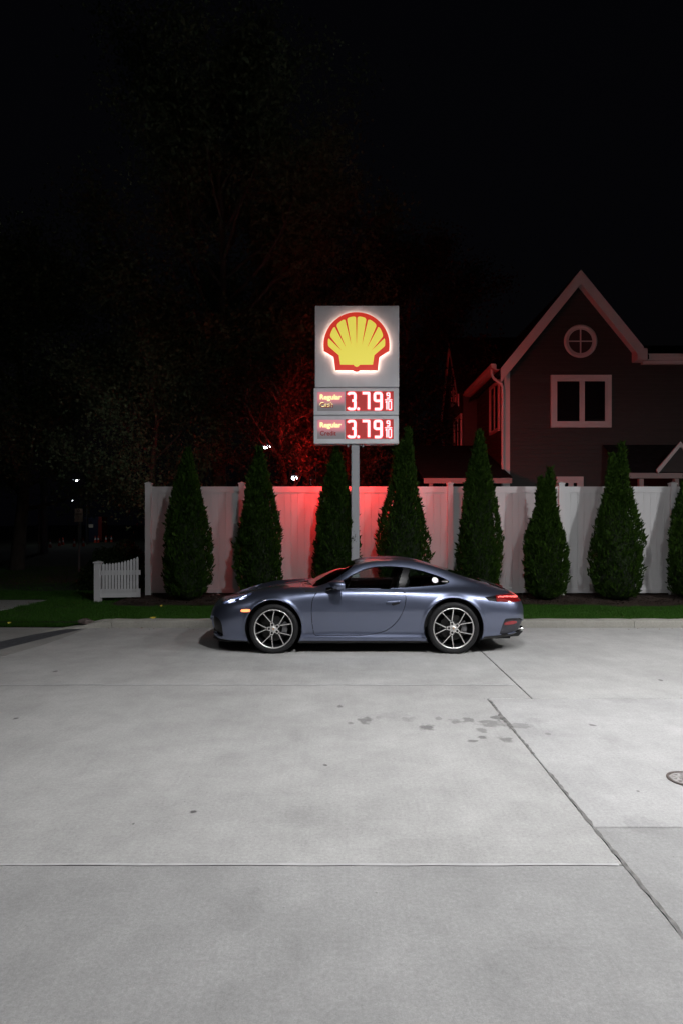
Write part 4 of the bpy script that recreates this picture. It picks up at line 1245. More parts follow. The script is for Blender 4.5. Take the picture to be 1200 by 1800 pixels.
def make_cone(loc, label):
    root = empty('traffic_cone', loc, label, 'traffic cone', 'traffic cones across the far road')
    mb = MB(); mb.bbox(-.18, .18, -.18, .18, 0, .04, .01); mb.build('base', M['cone'], root)
    mb = MB(); mb.lathe_z([(.14, .04), (.10, .25), (.072, .40)], 14); mb.lathe_z([(.048, .56), (.028, .72), (.001, .722)], 14); mb.build('body', M['cone'], root)
    mb = MB(); mb.lathe_z([(.074, .40), (.050, .56)], 14); mb.build('collar', M['collar'], root)
    return root
def road_d(v): return (EYE+.10)*F/(v-HZ)
cones = [(88.5, 967.5, 'leftmost traffic cone beside the utility pole'), (105, 964.5, 'second traffic cone from the left'), (111, 962.5, 'third traffic cone from the left, half behind its neighbour'),
         (131, 965.5, 'traffic cone just left of the parking sign post'), (147, 965, 'traffic cone just right of the parking sign post'), (168, 958, 'left one of the pair of cones before the blue cabin'), (173.5, 958, 'right one of the pair of cones before the blue cabin'),
         (187, 957, 'reddish traffic cone left of the last pair'), (192, 954.5, 'tallest-looking traffic cone right of the cabin'), (196.5, 957, 'rightmost traffic cone on the far road')]
c0 = None
for (u, v, lab) in cones:
    d = road_d(v)
    if c0 is None:
        c0 = make_cone((px(u, 0, d)[0], d, -.10), lab)
    else:
        c = copy_tree(c0); c.location = (px(u, 0, d)[0], d, -.10); c['label'] = lab
cb = empty('portable_cabin', (px(169, 0, 52)[0], 52, -.1), 'dark blue portable cabin with a red end panel on the far road', 'cabin')
mb = MB(); mb.bbox(-.62, .42, -.6, .6, 0.05, 2.05, .03); mb.build('body', M['booth'], cb)
mb = MB(); mb.prism_y([(-.70, 2.05), (.50, 2.05), (.44, 2.22), (-.64, 2.22)], -.65, .65); mb.build('roof', M['booth'], cb)
mb = MB(); mb.box(.43, .72, -.6, .6, .3, 2.25); mb.build('end_panel', M['booth_red'], cb)
mb = MB(); mb.box(-.45, .1, -.62, -.603, .1, 1.9); dr = mb.build('door', M['booth'], cb)
mb = MB(); mb.box(-.38, .02, -.63, -.622, 1.35, 1.62); mb.build('plate', M['signwhite'], dr)
# street lamps seen through the leaves
def street_lamp(u, v, d, r, label, arm=.8, m='streetlamp'):
    x, y, z = px(u, v, d)
    root = empty('street_lamp', (x+arm, y, 0), label, 'street lamp', 'lit street lamps beyond the trees')
    mb = MB(); mb.tube([(0, 0, -.1), (0, 0, z-.5), (0, 0, z+.1), (-.3*arm, 0, z+.2), (-arm, 0, z+.18)], [.09, .06, .05, .04, .035], 8); mb.build('pole', M['steel'], root)
    mb = MB(); mb.bbox(-arm-.25, -arm+.25, -.14, .14, z+.06, z+.17, .03); hd = mb.build('lamp_head', M['steel'], root)
    mb = MB(); mb.ellipsoid((-arm, 0, z), (r, r, r*.7), 12, 8); mb.build('lamp_bowl', M[m], hd)
street_lamp(135, 845, 46, .030, 'farthest left street lamp, a tiny white point above the parking sign', m='streetlamp_far')
street_lamp(128, 880, 60, .022, 'faint street lamp just below the left one')
street_lamp(470, 787, 30, .17, 'bright street lamp glowing through leaves left of the price sign')
street_lamp(518, 840, 30, .14, 'bright street lamp just above the fence left of the sign pole')

# ------------------------------------------------------------------ station canopy overhead
can = empty('station_canopy', (4.8, -1.0, 0), 'flat white forecourt canopy standing over the camera', 'canopy')
co_ = tuple(can.location)
mb = MB(); mb.box(-5.2, 15.2, -6.5, 4.74, 5.965, 6.75); mb.box(5.12, 15.2, 4.745, 7.4, 5.965, 6.75); mb.build('deck', M['soffit'], can, off=co_)
for (x, y) in ((-3.2, -4.5), (4.6, -4.5), (12.2, -4.5)):
    mb = MB(); mb.box(x-.15, x+.15, y-.15, y+.15, 0, 5.964); mb.build('column', M['soffit'], can, off=co_)
for (x, y, f) in LUMS:
    mb = MB(); mb.box(x-.26, x+.26, y-.26, y+.26, LUM_Z+.012, 5.963); h = mb.build('luminaire', M['soffit'], can, off=co_)
    m = emit('canopy_led_dim', (.985, .985, 1.0), LUM_L*f)
    mb = MB(); mb.add([(x-.12, y-.12, LUM_Z), (x+.12, y-.12, LUM_Z), (x+.12, y+.12, LUM_Z), (x-.12, y+.12, LUM_Z), (x-.12, y-.12, LUM_Z+.011), (x+.12, y-.12, LUM_Z+.011), (x+.12, y+.12, LUM_Z+.011), (x-.12, y+.12, LUM_Z+.011)],
                       [(0, 3, 2, 1), (0, 1, 5, 4), (1, 2, 6, 5), (2, 3, 7, 6), (3, 0, 4, 7)])
    mb.build('led_panel', m, h, off=co_)
# ------------------------------------------------------------------ the sports car
CY = 9.55                      # world y of the car's centre line
car = empty('sports_car', (0.35, CY, 0), 'slate blue metallic sports coupe parked side-on by the kerb, lights on', 'car')
coff = tuple(car.location)
# rails from sill to roof centre; each station lists (x, half width, z) for ten rails
def const(x, yz): return [(x, y, z) for (y, z) in yz]
ST = [
 # nose, front to back (wrapped round the bumper)
 [(-1.80,0,.145),(-1.84,0,.18),(-1.895,0,.28),(-1.915,0,.42),(-1.90,0,.52),(-1.87,0,.60),(-1.845,0,.635),(-1.82,0,.655),(-1.79,0,.668),(-1.76,0,.676)],
 [(-1.77,.36,.14),(-1.82,.37,.175),(-1.875,.38,.28),(-1.895,.38,.42),(-1.88,.375,.52),(-1.85,.36,.60),(-1.82,.34,.635),(-1.79,.27,.655),(-1.755,.14,.672),(-1.735,0,.682)],
 [(-1.69,.62,.14),(-1.745,.645,.175),(-1.80,.665,.28),(-1.82,.67,.42),(-1.80,.66,.53),(-1.76,.635,.615),(-1.72,.575,.655),(-1.69,.43,.672),(-1.66,.22,.685),(-1.64,0,.695)],
 [(-1.54,.775,.14),(-1.60,.80,.175),(-1.65,.82,.30),(-1.665,.822,.44),(-1.64,.808,.56),(-1.59,.765,.655),(-1.56,.665,.715),(-1.54,.47,.715),(-1.52,.24,.722),(-1.51,0,.73)],
 [(-1.36,.80,.14),(-1.39,.865,.175),(-1.41,.885,.31),(-1.42,.887,.47),(-1.40,.87,.61),(-1.37,.80,.72),(-1.35,.675,.785),(-1.34,.49,.765),(-1.33,.25,.768),(-1.33,0,.775)],
 const(-1.14, [(.80,.14),(.89,.175),(.910,.32),(.915,.50),(.895,.66),(.80,.785),(.665,.842),(.50,.805),(.25,.806),(0,.814)]),
 const(-.927, [(.80,.14),(.895,.18),(.918,.33),(.926,.52),(.905,.695),(.805,.825),(.66,.873),(.50,.838),(.25,.838),(0,.846)]),
 const(-.72, [(.80,.13),(.885,.17),(.903,.32),(.915,.51),(.897,.70),(.815,.832),(.67,.885),(.54,.862),(.28,.862),(0,.870)]),
 const(-.52, [(.80,.12),(.878,.165),(.888,.31),(.898,.51),(.885,.70),(.826,.832),(.70,.885),(.60,.884),(.30,.893),(0,.900)]),
 const(-.32, [(.80,.12),(.876,.165),(.880,.31),(.887,.51),(.876,.70),(.832,.832),(.745,.882),(.668,.905),(.36,.975),(0,1.002)]),
 const(-.10, [(.80,.12),(.876,.165),(.876,.31),(.882,.51),(.872,.70),(.836,.832),(.775,.892),(.672,.985),(.365,1.088),(0,1.112)]),
 const(.10, [(.80,.12),(.876,.165),(.875,.31),(.882,.51),(.872,.70),(.838,.832),(.782,.895),(.645,1.105),(.352,1.172),(0,1.188)]),
 const(.32, [(.80,.12),(.876,.165),(.875,.31),(.884,.51),(.873,.70),(.838,.832),(.782,.897),(.605,1.182),(.335,1.222),(0,1.233)]),
 const(.58, [(.80,.12),(.877,.165),(.877,.31),(.888,.51),(.876,.70),(.838,.832),(.780,.897),(.585,1.208),(.32,1.240),(0,1.249)]),
 const(.86, [(.80,.12),(.880,.165),(.882,.31),(.895,.51),(.884,.70),(.842,.832),(.778,.897),(.580,1.207),(.315,1.240),(0,1.250)]),
 const(1.12, [(.80,.12),(.888,.165),(.896,.31),(.908,.51),(.900,.70),(.848,.835),(.772,.900),(.585,1.175),(.32,1.213),(0,1.226)]),
 const(1.34, [(.80,.13),(.895,.17),(.910,.32),(.920,.52),(.910,.70),(.850,.838),(.760,.902),(.595,1.118),(.33,1.163),(0,1.178)]),
 const(1.56, [(.80,.14),(.90,.18),(.918,.33),(.926,.52),(.914,.70),(.850,.835),(.745,.900),(.600,1.042),(.345,1.100),(0,1.118)]),
 const(1.78, [(.80,.15),(.90,.19),(.918,.33),(.926,.52),(.912,.695),(.842,.825),(.725,.885),(.590,.972),(.35,1.030),(0,1.048)]),
 const(2.00, [(.78,.17),(.885,.21),(.908,.34),(.916,.52),(.900,.685),(.825,.806),(.700,.862),(.565,.915),(.34,.958),(0,.974)]),
 const(2.20, [(.74,.19),(.855,.23),(.885,.35),(.892,.52),(.873,.67),(.795,.783),(.670,.834),(.535,.868),(.32,.895),(0,.907)]),
 [(2.33,.69,.205),(2.37,.80,.245),(2.40,.835,.36),(2.41,.838,.52),(2.40,.815,.655),(2.39,.745,.752),(2.38,.635,.795),(2.37,.50,.818),(2.36,.30,.838),(2.36,0,.850)],
 [(2.41,.58,.215),(2.47,.66,.255),(2.525,.70,.365),(2.54,.70,.515),(2.53,.685,.635),(2.505,.645,.715),(2.485,.575,.752),(2.47,.46,.772),(2.46,.28,.788),(2.46,0,.798)],
 [(2.46,.32,.22),(2.52,.35,.26),(2.595,.37,.37),(2.612,.37,.51),(2.60,.365,.62),(2.575,.35,.695),(2.555,.32,.722),(2.54,.26,.738),(2.53,.16,.748),(2.53,0,.755)],
 [(2.48,0,.22),(2.54,0,.26),(2.615,0,.37),(2.632,0,.51),(2.62,0,.62),(2.60,0,.69),(2.585,0,.712),(2.57,0,.724),(2.56,0,.732),(2.55,0,.738)],
]
K = np.array(ST)                                   # (S, 10, 3)
g0 = K[1:3][::-1].copy(); g0[:, :, 1] *= -1
g1 = K[-3:-1][::-1].copy(); g1[:, :, 1] *= -1
KU = np.concatenate([g0, K, g1])                   # ghost stations round nose and tail
mir = KU[:, :-1][:, ::-1].copy(); mir[:, :, 1] *= -1
KF = np.concatenate([KU, mir], 1)                  # full width, 19 rails
S_, R_n = KF.shape[:2]
du = np.linalg.norm(np.diff(KF, axis=0), axis=2)[:, 2:10].mean(1)
ku = np.concatenate([[0], np.cumsum(du)]); ku -= ku[2]; ku /= ku[-3]
dt = np.linalg.norm(np.diff(KF[6:-6], axis=1), axis=2).mean(0)
kt = np.concatenate([[0], np.cumsum(dt)]); kt /= kt[9]        # 0 sill .. 1 roof centre
def m2(knots):
    n = len(knots); h = np.diff(knots); A = np.eye(n); B = np.zeros((n, n))
    for i in range(1, n-1):
        A[i, i-1] = h[i-1]; A[i, i] = 2*(h[i-1]+h[i]); A[i, i+1] = h[i]
        B[i, i-1] = 6/h[i-1]; B[i, i] = -6/h[i-1]-6/h[i]; B[i, i+1] = 6/h[i]
    return np.linalg.solve(A, B)
MU, MT = m2(ku), m2(kt)
def weights(q, knots, MM):
    q = np.atleast_1d(q); i = np.clip(np.searchsorted(knots, q, side='right')-1, 0, len(knots)-2)
    h = knots[i+1]-knots[i]; a = (knots[i+1]-q)/h; b = (q-knots[i])/h
    W = np.zeros((len(q), len(knots))); r = np.arange(len(q))
    W[r, i] += a; W[r, i+1] += b
    W += ((a**3-a)*h**2/6)[:, None]*MM[i] + ((b**3-b)*h**2/6)[:, None]*MM[i+1]
    return W
def surf_grid(u, t):
    return np.einsum('us,srk,tr->utk', weights(u, ku, MU), KF, weights(t, kt, MT))
def surf_pts(u, t):
    return np.einsum('ns,srk,nr->nk', weights(u, ku, MU), KF, weights(t, kt, MT))
NU, NT = 440, 150
U = np.linspace(0, 1, NU); T = np.linspace(0, 1, NT)
P = surf_grid(U, T)                                # half shell, near side when y -> CY - y
def proj_px(p):   # near side
    y = CY - p[:, 1]
    return np.stack([600+p[:, 0]/y*F, HZ-(p[:, 2]-EYE)/y*F], 1)
PROJ = {'px': proj_px, 'xz': lambda p: p[:, [0, 2]], 'xy': lambda p: p[:, [0, 1]], 'yz': lambda p: p[:, [1, 2]]}
def chaikin(poly, it=2):
    p = [tuple(q) for q in poly]
    for _ in range(it):
        o = []
        for i in range(len(p)):
            a, b = p[i], p[(i+1) % len(p)]
            o += [(a[0]*.75+b[0]*.25, a[1]*.75+b[1]*.25), (a[0]*.25+b[0]*.75, a[1]*.25+b[1]*.75)]
        p = o
    return p
def circle(cx, cz, r, n=72): return [(cx+r*math.cos(2*math.pi*k/n), cz+r*math.sin(2*math.pi*k/n)) for k in range(n)]
def ellipse(cx, cy, rx, ry, rot=0, n=40):
    return [(cx+rx*math.cos(a)*math.cos(rot)-ry*math.sin(a)*math.sin(rot), cy+rx*math.cos(a)*math.sin(rot)+ry*math.sin(a)*math.cos(rot)) for a in [2*math.pi*k/n for k in range(n)]]
def inside(poly, q):
    x, y = q[:, 0], q[:, 1]; r = np.zeros(len(q), bool); n = len(poly)
    for i in range(n):
        x1, y1 = poly[i]; x2, y2 = poly[(i+1) % n]
        if y1 == y2: continue
        c = ((y1 > y) != (y2 > y)) & (x < (x2-x1)*(y-y1)/(y2-y1)+x1)
        r ^= c
    return r
def nearest(poly, q):
    best = np.full(len(q), 1e9); out = q.copy()
    for i in range(len(poly)):
        a = np.array(poly[i]); b = np.array(poly[(i+1) % len(poly)]); ab = b-a; l2 = ab@ab
        if l2 < 1e-12: continue
        s = np.clip(((q-a)@ab)/l2, 0, 1); c = a+s[:, None]*ab
        d = np.linalg.norm(q-c, axis=1); m = d < best
        best[m] = d[m]; out[m] = c[m]
    return out, best
XF, XR, ZF, ZR = -.931, 1.534, .340, .350
DLO = [(576,1034),(583,1033),(600,1021.5),(620,1009.5),(637,1001),(653,996.8),(670,995.2),(690,995.2),(712,997),(730,1000.3),(750,1005.8),(770,1012.3),(784,1018.3),(790,1022.5),(785,1026.5),(772,1028.6),(742,1031),(702,1033.5),(640,1034.5)]
regions = [  # name, projection, polygon, extra mask
 ('hood', 'xy', chaikin([(-1.66,-.5),(-1.66,.30),(-1.52,.42),(-1.25,.47),(-.9,.50),(-.66,.55),(-.60,.40),(-.63,-.5)], 2), lambda p: p[:, 2] > .60),
 ('windscreen', 'xy', chaikin([(-.60,-.5),(-.60,-.1),(-.585,.30),(-.52,.52),(-.43,.605),(-.36,.642),(-.25,.652),(-.08,.645),(.06,.622),(.15,.585),(.19,.42),(.20,-.1),(.20,-.5)], 1), lambda p: p[:, 2] > .86),
 ('rear_window', 'xy', chaikin([(1.24,-.5),(1.24,.35),(1.30,.46),(1.5,.47),(1.95,.43),(2.06,.36),(2.08,-.1),(2.08,-.5)], 1), lambda p: p[:, 2] > .80),
 ('engine_grille', 'xy', chaikin([(2.13,-.5),(2.13,.40),(2.17,.45),(2.36,.44),(2.38,.38),(2.38,-.5)], 1), lambda p: p[:, 2] > .74),
 ('dlo', 'px', chaikin(DLO, 1), lambda p: (p[:, 1] > .4) & (p[:, 2] > .86)),
 ('door', 'px', chaikin([(562,1036.6),(556,1041),(550.5,1049),(547.6,1060),(546.8,1075),(547.7,1092),(550,1108),(552,1116.5),(556,1118),(620,1118),(640,1117.3),(655,1115.8),(670,1112.5),(683,1106.5),(695,1096.5),(705,1082),(711,1068),(713.4,1055),(712.5,1044),(707,1036.5),(703,1034.4),(640,1035.4),(585,1035.2)], 1), lambda p: (p[:, 1] > .6) & (p[:, 2] < .90)),
 ('headlight', 'xy', ellipse(-1.47, .655, .225, .120, .20), lambda p: (p[:, 2] > .55)),
 ('intake', 'px', chaikin([(370,1083),(374,1081),(384,1086),(390,1095),(391.5,1108),(393,1119),(386,1119),(376,1112),(370,1107)], 1), lambda p: (p[:, 1] > .28) & (p[:, 0] < -1.4)),
 ('side_marker', 'px', chaikin([(424.5,1071.2),(439.5,1070.8),(440.5,1073),(439.5,1075.6),(424.5,1076),(423.6,1073.6)], 1), lambda p: (p[:, 1] > .4) & (p[:, 0] < -1)),
 ('light_bar', 'xz', [(1.965,.772),(2.12,.792),(2.38,.800),(2.70,.765),(2.70,.690),(2.50,.695),(2.14,.712),(2.02,.728)], lambda p: (p[:, 0] > 1.9) & ~((p[:, 1] < .62) & (p[:, 0] < 2.47))),
 ('bumper_insert', 'px', chaikin([(885.5,1089),(890,1087),(920,1086),(920,1107),(905,1112),(876,1117.5),(879,1108)], 1), lambda p: (p[:, 0] > 2.0) & (p[:, 2] < .5)),
 ('reflector', 'px', chaikin([(886.5,1094.2),(908.5,1090.8),(909,1096.6),(888,1099.6),(886,1098)], 1), lambda p: (p[:, 0] > 2.0)),
 ('sill', 'xz', [(-3,.178),(1.9,.178),(1.95,.24),(2.9,.30),(2.9,-.3),(-3,-.3)], lambda p: p[:, 2] < .4),
 ('arch', 'xz', circle(XF, ZF+.012, .388), lambda p: p[:, 1] > .6),
 ('arch', 'xz', circle(XR, ZR+.012, .408), lambda p: p[:, 1] > .6),
]
fi, fj = np.meshgrid(np.arange(NU-1), np.arange(NT-1), indexing='ij')
C4 = (P[:-1, :-1]+P[1:, :-1]+P[1:, 1:]+P[:-1, 1:])/4
cp = C4.reshape(-1, 3)
lab = np.full(len(cp), -1)
for k, (nm, pj, poly, ms) in enumerate(regions):
    h = inside(poly, PROJ[pj](cp)) & ms(cp)
    lab[h] = k
lab = lab.reshape(NU-1, NT-1)
# snap border vertices on to the outlines
UU, TT = np.meshgrid(U, T, indexing='ij'); UU = UU.copy(); TT = TT.copy()
pad = np.full((NU+1, NT+1), -9); pad[1:-1, 1:-1] = lab
nb4 = np.stack([pad[:-1, :-1], pad[1:, :-1], pad[:-1, 1:], pad[1:, 1:]], -1)     # labels around each vertex
nb4e = np.where(nb4 == -9, nb4.max(-1, keepdims=True), nb4)
hi_ = nb4e.max(-1); lo_ = nb4e.min(-1)
bv = np.argwhere(hi_ != lo_)
Uo, To = UU.copy(), TT.copy()
for k, (nm, pj, poly, ms) in enumerate(regions):
    sel = bv[hi_[bv[:, 0], bv[:, 1]] == k]
    if not len(sel): continue
    u = Uo[sel[:, 0], sel[:, 1]].copy(); t = To[sel[:, 0], sel[:, 1]].copy(); f = PROJ[pj]
    u0, t0 = u.copy(), t.copy()
    q0 = f(surf_pts(u, t)); tgt, dist = nearest(poly, q0)
    for it in range(5):
        e = 1e-4
        p_ = f(surf_pts(u, t)); pu = (f(surf_pts(u+e, t))-p_)/e; pt = (f(surf_pts(u, np.minimum(t+e, 1.2)))-p_)/e
        det = pu[:, 0]*pt[:, 1]-pu[:, 1]*pt[:, 0]; det = np.where(np.abs(det) < 1e-6, 1e9, det)
        r_ = tgt-p_
        u = u+np.clip((r_[:, 0]*pt[:, 1]-r_[:, 1]*pt[:, 0])/det, -.003, .003)
        t = t+np.clip((pu[:, 0]*r_[:, 1]-pu[:, 1]*r_[:, 0])/det, -.006, .006)
    hu, ht = U[1]-U[0], T[1]-T[0]
    ok = (np.abs(u-u0) < .85*hu) & (np.abs(t-t0) < .85*ht)
    edge_t = (sel[:, 1] == NT-1) | (sel[:, 1] == 0); edge_u = (sel[:, 0] == 0) | (sel[:, 0] == NU-1)
    t = np.where(edge_t, t0, t); u = np.where(edge_u, u0, u)
    UU[sel[ok, 0], sel[ok, 1]] = u[ok]; TT[sel[ok, 0], sel[ok, 1]] = t[ok]
P = surf_pts(UU.ravel(), TT.ravel()).reshape(NU, NT, 3)
# fender lips: flare the surface slightly round the wheel openings
for (cx, cz, r0) in ((XF, ZF+.012, .388), (XR, ZR+.012, .408)):
    rr = np.hypot(P[..., 0]-cx, P[..., 2]-cz); m = (P[..., 1] > .6) & (rr > r0-.03)
    P[..., 1] += np.where(m, .010*np.exp(-((rr-r0-.012)/.022)**2), 0)
# sharpened sill step, door skin undercut and rear wing crease
zz = P[..., 2]; xx = P[..., 0]
m = (P[..., 1] > .6) & (xx > -.6) & (xx < 1.15)
P[..., 1] += np.where(m, -.012*np.exp(-((zz-.285)/.06)**2)+.004*np.exp(-((zz-.215)/.025)**2), 0)
# surface normals
dU = np.gradient(P, axis=0); dT = np.gradient(P, axis=1)
NRM = np.cross(dU, dT); NRM /= np.maximum(1e-9, np.linalg.norm(NRM, axis=2))[..., None]
mid_ = NRM[NU//2, NT//4]
if mid_[1] < 0: NRM = -NRM
def world_pts(p, side):       # side -1 near the camera, +1 far
    q = p.copy(); q[:, 1] = side*q[:, 1]; q[:, 0] -= coff[0]; return q
def shell(name, keys, m, sides=(-1, 1), joined=False, depth=.018, gap=.0, push=0.0, mats=None, parent=None, sel=None, flange=True):
    """mesh from the faces with these labels, with edges folded inwards"""
    F_ = np.isin(lab, keys) if sel is None else sel
    ii, jj = np.nonzero(F_)
    quads = np.stack([ii*NT+jj, (ii+1)*NT+jj, (ii+1)*NT+jj+1, ii*NT+jj+1], 1)
    flat = P.reshape(-1, 3); nf = NRM.reshape(-1, 3)
    used, inv = np.unique(quads, return_inverse=True); quads = inv.reshape(-1, 4)
    vp = flat[used].copy(); vn = nf[used]
    vp += vn*push
    # boundary edges
    E = np.concatenate([quads[:, [0, 1]], quads[:, [1, 2]], quads[:, [2, 3]], quads[:, [3, 0]]])
    key = np.sort(E, 1); kk = key[:, 0]*10**7+key[:, 1]
    uq, first, cnt = np.unique(kk, return_index=True, return_counts=True)
    BE = E[first[cnt == 1]]
    # leave the centre line open
    cen = (np.abs(vp[BE[:, 0], 1]) < 1e-4) & (np.abs(vp[BE[:, 1], 1]) < 1e-4)
    BE = BE[~cen]
    if gap:
        fc = vp[quads].mean(1); acc = np.zeros_like(vp); c_ = np.zeros(len(vp))
        bset = np.unique(BE)
        for q in range(4):
            np.add.at(acc, quads[:, q], fc); np.add.at(c_, quads[:, q], 1)
        d_ = acc/np.maximum(1, c_)[:, None]-vp; l_ = np.linalg.norm(d_, axis=1)
        mv = bset[l_[bset] > 1e-6]
        vp[mv] += d_[mv]/l_[mv][:, None]*gap
    objs = []
    nv = len(vp)
    bu, binv = np.unique(BE, return_inverse=True); binv = binv.reshape(-1, 2)
    nb = len(bu)
    parts_V = []; parts_F = []
    if flange and nb:
        top = vp[bu]; low = top-vn[bu]*depth
        Vh = np.concatenate([vp, top, low])
        FH = np.stack([nv+binv[:, 1], nv+binv[:, 0], nv+nb+binv[:, 0], nv+nb+binv[:, 1]], 1)
        Fh = np.concatenate([quads, FH])
    else:
        Vh, Fh = vp, quads
    smooth = np.zeros(len(Fh), bool); smooth[:len(quads)] = True
    def mk(V, Fq, sm):
        me = np_mesh(name, V, Fq, m)
        me.polygons.foreach_set('use_smooth', sm); me.update(); return me
    near = (world_pts(Vh, -1), Fh); far = (world_pts(Vh, 1), Fh[:, ::-1])
    if joined:
        # weld the centre line
        V = np.concatenate([near[0], far[0]]); Fq = np.concatenate([near[1], far[1]+len(near[0])])
        cz = np.nonzero(np.abs(near[0][:, 1]) < 1e-4)[0]
        remap = np.arange(len(V)); czz = cz[cz < nv]; remap[czz+len(near[0])] = czz
        Fq = remap[Fq]
        return [link(name, mk(V, Fq, np.concatenate([smooth, smooth])), parent or car)]
    for s in sides:
        V, Fq = near if s < 0 else far
        objs.append(link(name, mk(V, Fq, smooth), parent or car))
    return objs
IDX = {}
for k, rg in enumerate(regions): IDX.setdefault(rg[0], []).append(k)
shell('body', [-1], M['paint'], joined=True, depth=.03)
shell('hood', IDX['hood'], M['paint'], joined=True, gap=.0035)
doors = shell('door', IDX['door'], M['paint'], gap=.009, depth=.035)
shell('windscreen', IDX['windscreen'], M['windscreen'], joined=True, push=-.003, flange=False)
shell('rear_window', IDX['rear_window'], M['windscreen'], joined=True, push=-.003, flange=False)
shell('engine_grille', IDX['engine_grille'], M['gloss_black'], joined=True, push=-.012, flange=False)
# side glass split by the door pillar
cpx = proj_px(C4.reshape(-1, 3)).reshape(NU-1, NT-1, 2)
dlo = np.isin(lab, IDX['dlo'])
pil = 711 - (cpx[..., 1]-997)*.24
ux = cpx[..., 0]
zn = cpx[..., 1]
tri_f = (ux < 586)
shell('side_window', None, M['carglass'], sel=dlo & (ux < pil-3.2) & ~tri_f, push=-.004, flange=False)
shell('door_pillar', None, M['gloss_black'], sel=dlo & (ux >= pil-3.2) & (ux < pil+9.5), push=-.002, flange=False)
shell('mirror_triangle', None, M['gloss_black'], sel=dlo & tri_f, push=-.002, flange=False)
shell('quarter_window', None, M['carglass'], sel=dlo & (ux >= pil+9.5) & (ux < 781), push=-.004, flange=False)
shell('window_corner', None, M['gloss_black'], sel=dlo & (ux >= pil+9.5) & (ux >= 781), push=-.002, flange=False)
# body coloured lip around the side glass and bright pillar edge
hl = shell('headlight', IDX['headlight'], M['lens'], push=.004, flange=False)
shell('intake', IDX['intake'], M['black'], push=-.045, flange=False)
for s_o in shell('side_marker', IDX['side_marker'], M['amber'], push=.004, depth=.004): pass
shell('light_bar', IDX['light_bar'], M['gloss_black'], joined=True, push=-.004, flange=False)
shell('bumper_insert', IDX['bumper_insert'], mat('dark_grey_bumper', (.035, .036, .045), .45), joined=False, push=-.022, flange=False)
shell('reflector', IDX['reflector'], M['reflector'], push=-.012, depth=.012)
shell('sill_trim', IDX['sill'], M['black'], joined=True, push=-.006, flange=False)
# lit strip of the tail lamp, following the body
lb = np.isin(lab, IDX['light_bar'])
cz_ = C4[..., 2]; cx_ = C4[..., 0]
strip_m = lb & (cx_ > 2.13) & (cz_ > .700)
tl = shell('tail_lamp', None, M['tail_red'], sel=strip_m, push=.004, joined=True, depth=.006)[0]
zc = .770-.028*np.clip((cx_-2.3)/.3, 0, 1)
shell('led_strip', None, M['tail_led'], sel=strip_m & (cx_ > 2.16) & (np.abs(cz_-zc) < .0075), push=.009, joined=True, parent=tl, depth=.004)
# inner lining of roof and pillars
lin_ = (lab == -1) & (C4[..., 2] > .86) & (C4[..., 0] > -.5) & (C4[..., 0] < 2.0)
shell('headlining', None, M['cabin'], sel=lin_, push=-.022, joined=True, flange=False)
# headlight inside: bowl and led elements
for s in (-1, 1):
    o = hl[0] if s < 0 else hl[1]
    bo = shell('lamp_bowl', IDX['headlight'], M['lampbowl'], sides=(s,), push=-.03, flange=False, parent=o)[0]
    hls = np.isin(lab, IDX['headlight'])
    led = np.zeros_like(hls)
    for (ex, ey, ra, rb) in ((-1.535, .70, .046, .032), (-1.575, .640, .036, .026), (-1.36, .69, .034, .018), (-1.40, .735, .026, .020)):
        led |= hls & ((((C4[..., 0]-ex)/ra)**2+((C4[..., 1]-ey)/rb)**2) < 1)
    shell('daytime_lamp', None, M['drl'], sel=led, sides=(s,), push=-.012, flange=False, parent=o)
def C(v): return tuple(v)
def near_mirror(fn):
    for s in (-1, 1): fn(s)
def part(mb, name, m, parent=None):
    return mb.build(name, m, parent or car, off=(coff[0], 0, 0))
# underbody, wheel housings
mb = MB()
mb.box(-1.55, 2.40, -.56, .56, .15, .30); mb.box(-.50, 1.08, -.80, .80, .13, .24); mb.box(-1.70, -1.34, -.62, .62, .16, .3)
part(mb, 'floor_pan', M['black'])
for (cx, cz, r, nm) in ((XF, ZF, .392, 'f'), (XR, ZR, .412, 'r')):
    for s in (-1, 1):
        mb = MB()
        n = 30; vs = []; fs = []
        for k in range(n+1):
            a = math.radians(-32+244*k/n)
            for (yy, ra) in ((.915, r), (.56, r), (.56, 0.02)):
                vs.append((cx+ra*math.cos(a), s*yy, cz+.012+ra*math.sin(a)))
        for k in range(n):
            for q in range(2): fs.append((k*3+q, (k+1)*3+q, (k+1)*3+q+1, k*3+q+1))
        mb.add(vs, fs, 0, False); part(mb, 'wheel_housing', M['black'])
